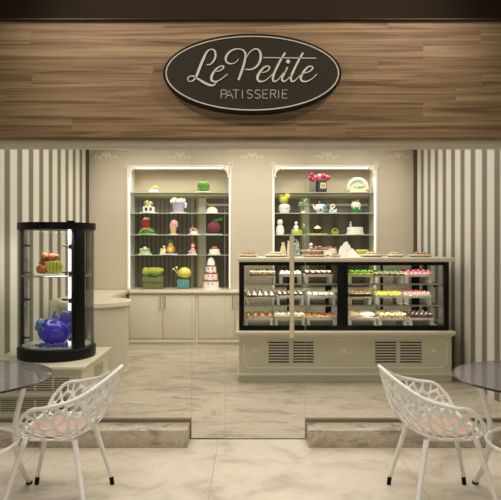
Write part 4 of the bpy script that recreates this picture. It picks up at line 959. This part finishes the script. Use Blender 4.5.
# blue glass fish
M_blue = mat('cobalt_blue_candy', rgb(72, 58, 245), .08, var=.3, scale=25, coat=.6)
M_blue.node_tree.nodes['Principled BSDF'].inputs['Transmission Weight'].default_value = .12
M_lblue = mat('pale_blue_candy', rgb(130, 160, 226), .1, var=.1, scale=30, coat=.5)
M_lblue.node_tree.nodes['Principled BSDF'].inputs['Transmission Weight'].default_value = .4
M_violet = mat('violet_candy', rgb(110, 104, 205), .15, var=.15, scale=60, coat=.4)
zf = VZ0 + .105; fx = X(55, VY - .08)
ft = empty('blue_sugar_fish', (fx, VY - .08, zf), 'cobalt blue sugar fish with pale blue blown bubbles at the bottom of the black cabinet', 'sugar sculpture')
fb = MB().ball((0, 0, .115), .145, 28, rz=.112, sy=.75)
for i in range(8): fb.tube([( .145 * math.cos(a_) * .98, -.02, .115 + .11 * math.sin(a_)) for a_ in [PI * (i / 8) + j * .1 for j in range(3)]], .008, 6)
fb.build('fish_body', M_blue, ft)
MB().ball((-.11, -.03, .185), .042, 14).ball((-.13, -.02, .15), .035, 12).ball((0, 0, .245), .028, 12).ball((.0, 0, .215), .038, 12, rz=.02).ball((.0, 0, .28), .014, 10).build('blown_bubbles', M_lblue, ft)
MB().ball((.105, .0, .235), .062, 20, sy=.5).ball((.12, .0, .165), .04, 12).build('tail_disc', M_violet, ft)
ey = MB().ball((-.085, -.09, .145), .026, 14, sy=.5).build('eye', M_lblue, ft); MB().ball((-.087, -.104, .145), .011, 10, sy=.5).build('pupil', fc['black'], ft)
blobs(MB(), 22, .13, .03, .012, .02, .012, .02, 93).xf(Matrix.Translation((0, -.09, .0))).build('bubble_skirt', M_violet, ft)

# ------------------------------------------------------------------ tables
def table(x, y, mir, label):
    t = empty('round_table', (x, y, 0), label, 'table')
    Rr = .43; zt = .73
    MB().lathe([(0, zt - .010), (Rr - .002, zt - .010), (Rr, zt - .008), (Rr, zt - .002), (Rr - .002, zt), (0, zt)], n=96).build('glass_top', M_tableglass, t)
    MB().tube([((Rr + .001) * math.cos(2 * PI * i / 96), (Rr + .001) * math.sin(2 * PI * i / 96), zt - .0055) for i in range(96)], .0048, 6, closed=True).build('glass_edge', M_darkedge, t)
    base = [(.25, .20, .715), (.235, .205, .62), (.20, .215, .50), (.175, .24, .40), (.168, .30, .25), (.165, .39, .12), (.150, .52, .014)]
    for k_ in range(3):
        a_ = 2 * PI * k_ / 3
        P = [(mir * (px_ * math.cos(a_) - py_ * math.sin(a_)), px_ * math.sin(a_) + py_ * math.cos(a_), z) for px_, py_, z in base]
        lg = MB().tube(smooth_path(P, 4), .0135, 10).build('leg', M_chair, t)
        q = P[0]; MB().cyl(.024, .7155, .7195, (q[0], q[1]), n=16).build('top_pad', M_steel, lg)
        q = P[-1]; MB().cyl(.018, 0, .014, (q[0], q[1]), n=12).build('foot', M_rubber, lg)
    rr = .272
    MB().tube([(rr * math.cos(2 * PI * i / 40), rr * math.sin(2 * PI * i / 40), .40) for i in range(40)], .009, 8, closed=True).build('ring_stretcher', M_chair, t)
table(-1.43, 2.95, 1, 'round smoked glass table with curved white legs at the left edge')
table(1.45, 2.95, -1, 'round smoked glass table with curved white legs at the right edge')

# ------------------------------------------------------------------ chairs
RIM = [(0, (.155, 0, .425)), (38, (.145, .20, .438)), (54, (.118, .265, .510)), (74, (.052, .288, .578)), (100, (-.04, .288, .594)), (130, (-.165, .245, .626)), (156, (-.262, .142, .682)), (180, (-.33, 0, .735))]
def rim(th):
    a = math.degrees(abs(math.atan2(math.sin(th), math.cos(th)))); sg_ = 1 if math.sin(th) >= 0 else -1
    K = [(-b[0], (b[1][0], -b[1][1], b[1][2])) for b in RIM[1:3]][::-1] + RIM + [(360 - b[0], (b[1][0], -b[1][1], b[1][2])) for b in RIM[-3:-1]][::-1]
    for i in range(1, len(K) - 2):
        if K[i][0] <= a <= K[i + 1][0]:
            t = (a - K[i][0]) / (K[i + 1][0] - K[i][0]); p0, p1, p2, p3 = (Vector(K[j][1]) for j in (i - 1, i, i + 1, i + 2))
            v = .5 * (2 * p1 + (p2 - p0) * t + (2 * p0 - 5 * p1 + 4 * p2 - p3) * t * t + (3 * p1 - p0 - 3 * p2 + p3) * t ** 3)
            return Vector((v.x, sg_ * v.y, v.z))
    return Vector(K[-3][1])
def shell(u, v):
    r = min(1.0, math.hypot(u, v)); th = math.atan2(v, u)
    c_, s_ = math.cos(th), math.sin(th)
    ex = .145 * math.copysign(abs(c_) ** .8, c_); ey_ = .205 * math.copysign(abs(s_) ** .8, s_)
    E = Vector((ex - .0, ey_, .405))
    if r < .45:
        f = r / .45; return Vector((E.x * f, E.y * f, .395 + .010 * f * f))
    t = (r - .45) / .55; Rm = rim(th)
    Cc = Vector((E.x * .3 + Rm.x * .7, E.y * .3 + Rm.y * .7, .405 + .12 * (Rm.z - .405)))
    return E * (1 - t) ** 2 + Cc * 2 * t * (1 - t) + Rm * t * t
def unwarp(x, y):
    u, v = x * 1.5, y; r = math.hypot(u, v); a = .55 * (1 - min(1, r))
    return u * math.cos(a) - v * math.sin(a), u * math.sin(a) + v * math.cos(a)
def voronoi_shell(N=135, seed=5, wv=.0155):
    R_ = random.Random(seed); seeds = []
    tries = 0
    while len(seeds) < N and tries < 60000:
        tries += 1
        a = R_.uniform(0, 2 * PI); r = R_.uniform(.0, 1.0) ** .5; p = (r * math.cos(a) / 1.5, r * math.sin(a))
        md = .105 * (1 - tries / 90000.0)
        if all((p[0] - q[0]) ** 2 + (p[1] - q[1]) ** 2 > md * md for q in seeds): seeds.append(p)
    # anisotropic metric: cells stretched along a swirling direction
    mb = MB(); bm = mb.bm
    circ = [(math.cos(2 * PI * i / 72) / 1.5, math.sin(2 * PI * i / 72)) for i in range(72)]
    for i, s_ in enumerate(seeds):
        poly = circ[:]
        for j, q in enumerate(seeds):
            if j == i: continue
            dx, dy = q[0] - s_[0], q[1] - s_[1]
            if dx * dx + dy * dy > .35: continue
            mx_, my_ = (q[0] + s_[0]) / 2, (q[1] + s_[1]) / 2
            out = []
            for k_ in range(len(poly)):
                A, B = poly[k_], poly[(k_ + 1) % len(poly)]
                da = (A[0] - mx_) * dx + (A[1] - my_) * dy; db = (B[0] - mx_) * dx + (B[1] - my_) * dy
                if da <= 0: out.append(A)
                if (da < 0 < db) or (db < 0 < da):
                    t = da / (da - db); out.append((A[0] + (B[0] - A[0]) * t, A[1] + (B[1] - A[1]) * t))
            poly = out
            if len(poly) < 3: break
        if len(poly) < 3: continue
        cxx = sum(p[0] for p in poly) / len(poly); cyy = sum(p[1] for p in poly) / len(poly)
        n = len(poly)
        # edge distances
        E = []
        for k_ in range(n):
            A, B = poly[k_], poly[(k_ + 1) % n]; ex, ey_ = B[0] - A[0], B[1] - A[1]; l = math.hypot(ex, ey_)
            if l < 1e-6: continue
            nx_, ny_ = ey_ / l, -ex / l; d = (A[0] - cxx) * nx_ + (A[1] - cyy) * ny_
            if d < 0: nx_, ny_, d = -nx_, -ny_, -d
            E.append((nx_, ny_, d))
        angs = sorted([math.atan2(p[1] - cyy, p[0] - cxx) for p in poly] + [-PI + 2 * PI * k_ / 14 for k_ in range(14)])
        A2 = []
        for a in angs:
            if not A2 or a - A2[-1] > .02: A2.append(a)
        outer, inner = [], []
        for a in A2:
            c_, s2 = math.cos(a), math.sin(a)
            ro = min(d / max(1e-4, (nx_ * c_ + ny_ * s2)) for nx_, ny_, d in E if nx_ * c_ + ny_ * s2 > 1e-3)
            sm = 0
            for nx_, ny_, d in E:
                dot = nx_ * c_ + ny_ * s2
                if dot > 1e-3: sm += (max(.0025, d - wv) / dot) ** -7
            ri = min(sm ** (-1 / 7), ro * .93)
            outer.append((cxx + ro * c_, cyy + ro * s2)); inner.append((cxx + ri * c_, cyy + ri * s2))
        VO = [bm.verts.new(shell(*unwarp(*p))) for p in outer]; VI = [bm.verts.new(shell(*unwarp(*p))) for p in inner]
        m_ = len(VO)
        for k_ in range(m_):
            bm.faces.new([VO[k_], VO[(k_ + 1) % m_], VI[(k_ + 1) % m_], VI[k_]])
    bmesh.ops.remove_doubles(bm, verts=bm.verts, dist=.0012)
    return mb
def chair(label):
    t = empty('lattice_armchair', (0, 0, 0), label, 'chair')
    o = voronoi_shell().build('lattice_shell', M_chair, t)
    md = o.modifiers.new('thick', 'SOLIDIFY'); md.thickness = .007; md.offset = 0
    rp_ = [tuple(rim(2 * PI * i / 96)) for i in range(96)]
    MB().tube(rp_, .0095, 8, closed=True).build('rim_tube', M_chair, t)
    # pad
    n = 40
    mp = MB(); prof = []
    mp.lathe([(0, .403), (.8, .408), (.97, .414), (1.0, .421), (.96, .430), (.7, .432), (0, .428)], n=n)
    for v in mp.bm.verts:
        r = math.hypot(v.co.x, v.co.y); th = math.atan2(v.co.y, v.co.x); c_, s_ = math.cos(th), math.sin(th)
        v.co.x = r * .145 * math.copysign(abs(c_) ** .8, c_) if r > 1e-6 else 0; v.co.y = r * .175 * math.copysign(abs(s_) ** .8, s_) if r > 1e-6 else 0
    o = mp.build('seat_pad', M_pad, t); o['label'] = 'salmon pink pad seen through the lattice'
    # under frame
    MB().tube([(.11, .13, .386), (-.10, .13, .386), (-.11, 0, .386), (-.10, -.13, .386), (.11, -.13, .386), (.12, 0, .386)], .007, 8, closed=True).build('under_frame', M_chair, t)
    for sx in (1, -1):
        for sy in (1, -1):
            top = Vector((.118 if sx > 0 else -.13, sy * .175, .402)); ft_ = Vector((.215 if sx > 0 else -.215, sy * .27, .035)); 
            lg = MB().tube([top, top.lerp(ft_, .5), ft_], [.0155, .013, .0105], 12).build('leg', M_chair, t)
            MB().tube([ft_.lerp(top, .03), Vector((ft_.x + .003 * sx, ft_.y, 0))], .0125, 12).build('foot_cap', M_rubber, lg)
    return t
ch = chair('white lattice armchair facing the left round table, its back towards the doorway')
ch.location = (-1.015, 3.19, 0); ch.rotation_euler = (0, 0, PI)
c2 = copy_tree(ch, (1.015, 3.19, 0), 0.0, 'white lattice armchair facing the right round table, its back towards the doorway')
for o in (ch, c2): o['group'] = 'lattice armchairs at the glass tables'

# ------------------------------------------------------------------ lights
def area(name, loc, sx, sy, power, col, rot=(0, 0, 0), spread=None):
    l = bpy.data.lights.new(name, 'AREA'); l.shape = 'RECTANGLE'; l.size = sx; l.size_y = sy; l.energy = power; l.color = col
    if spread: l.spread = spread
    o = bpy.data.objects.new(name, l); COL.objects.link(o); o.location = loc; o.rotation_euler = rot
    return o
def spot(name, loc, tgt, power, col, ang, blend=.5, size=.05):
    l = bpy.data.lights.new(name, 'SPOT'); l.energy = power; l.color = col; l.spot_size = math.radians(ang); l.spot_blend = blend; l.shadow_soft_size = size
    o = bpy.data.objects.new(name, l); COL.objects.link(o); o.location = loc
    o.rotation_euler = (Vector(tgt) - Vector(loc)).to_track_quat('-Z', 'Y').to_euler()
    return o
WARM = (1.0, .95, .865); WARM2 = (1.0, .91, .77)
area('ceiling_light', (0, 6.1, ZC - .02), 3.2, 2.6, 82, WARM)
for x in (-1.5, 0, 1.5):
    spot('ceiling_spot', (x, 6.6, ZC - .05), (x, 8.0, 1.3), 45, WARM, 95, .8, .08)
for ni, (a, b_) in enumerate(niches):
    area('niche_light', ((a + b_) / 2, YB + .1, NZ1 - .035), b_ - a - .1, .04, 4, WARM)
    for z in SZ: area('niche_shelf_light', ((a + b_) / 2, YB + .075, z - .014), b_ - a - .1, .02, .35, WARM, rot=(math.radians(25), 0, 0))
for a, b_ in ((IX0, xm0), (xm1, IX1)):
    area('case_light', ((a + b_) / 2, DY0 + .10, tz0 - .05), b_ - a - .08, .03, 2.2, (1, .92, .8), rot=(math.radians(12), 0, 0))
    for z in LZ: area('case_shelf_light', ((a + b_) / 2, DY0 + .09, z - .015), b_ - a - .08, .02, 1.3, (1, .92, .8), rot=(math.radians(15), 0, 0))
area('cabinet_light', (VX, VY, VZ1 - .065), .3, .3, 5, (1, .96, .9))
area('mall_light', (0, 2.2, 4.2), 5.0, 2.4, 52, WARM, spread=math.radians(95))
spot('fascia_spot', (-1.7, 2.7, 3.9), (-.1, 4.0, 2.45), 138, WARM2, 85, .9, .04)
spot('fascia_spot', (1.7, 2.7, 3.9), (.1, 4.0, 2.45), 138, WARM2, 85, .9, .04)
area('front_fill_light', (0, -1.2, 2.6), 5.0, 1.5, 42, WARM, rot=(math.radians(70), 0, 0))
wd = bpy.data.worlds.new('World'); sc.world = wd; wd.use_nodes = True
bg = wd.node_tree.nodes['Background']; bg.inputs[0].default_value = (1.0, .88, .70, 1); bg.inputs[1].default_value = .12

# ------------------------------------------------------------------ camera
cam = bpy.data.cameras.new('Camera'); cam.sensor_width = 36; cam.sensor_fit = 'HORIZONTAL'; cam.lens = 36 * F / 501; cam.shift_y = -5 / 501
co = bpy.data.objects.new('Camera', cam); COL.objects.link(co); co.location = (0, 0, H); co.rotation_euler = (PI / 2, 0, 0)
sc.camera = co
sc.view_settings.view_transform = 'Standard'; sc.view_settings.look = 'None'; sc.view_settings.exposure = 0.0; sc.view_settings.gamma = 1
sc.view_settings.use_curve_mapping = False
sc.cycles.transparent_max_bounces = 32; sc.cycles.max_bounces = 10
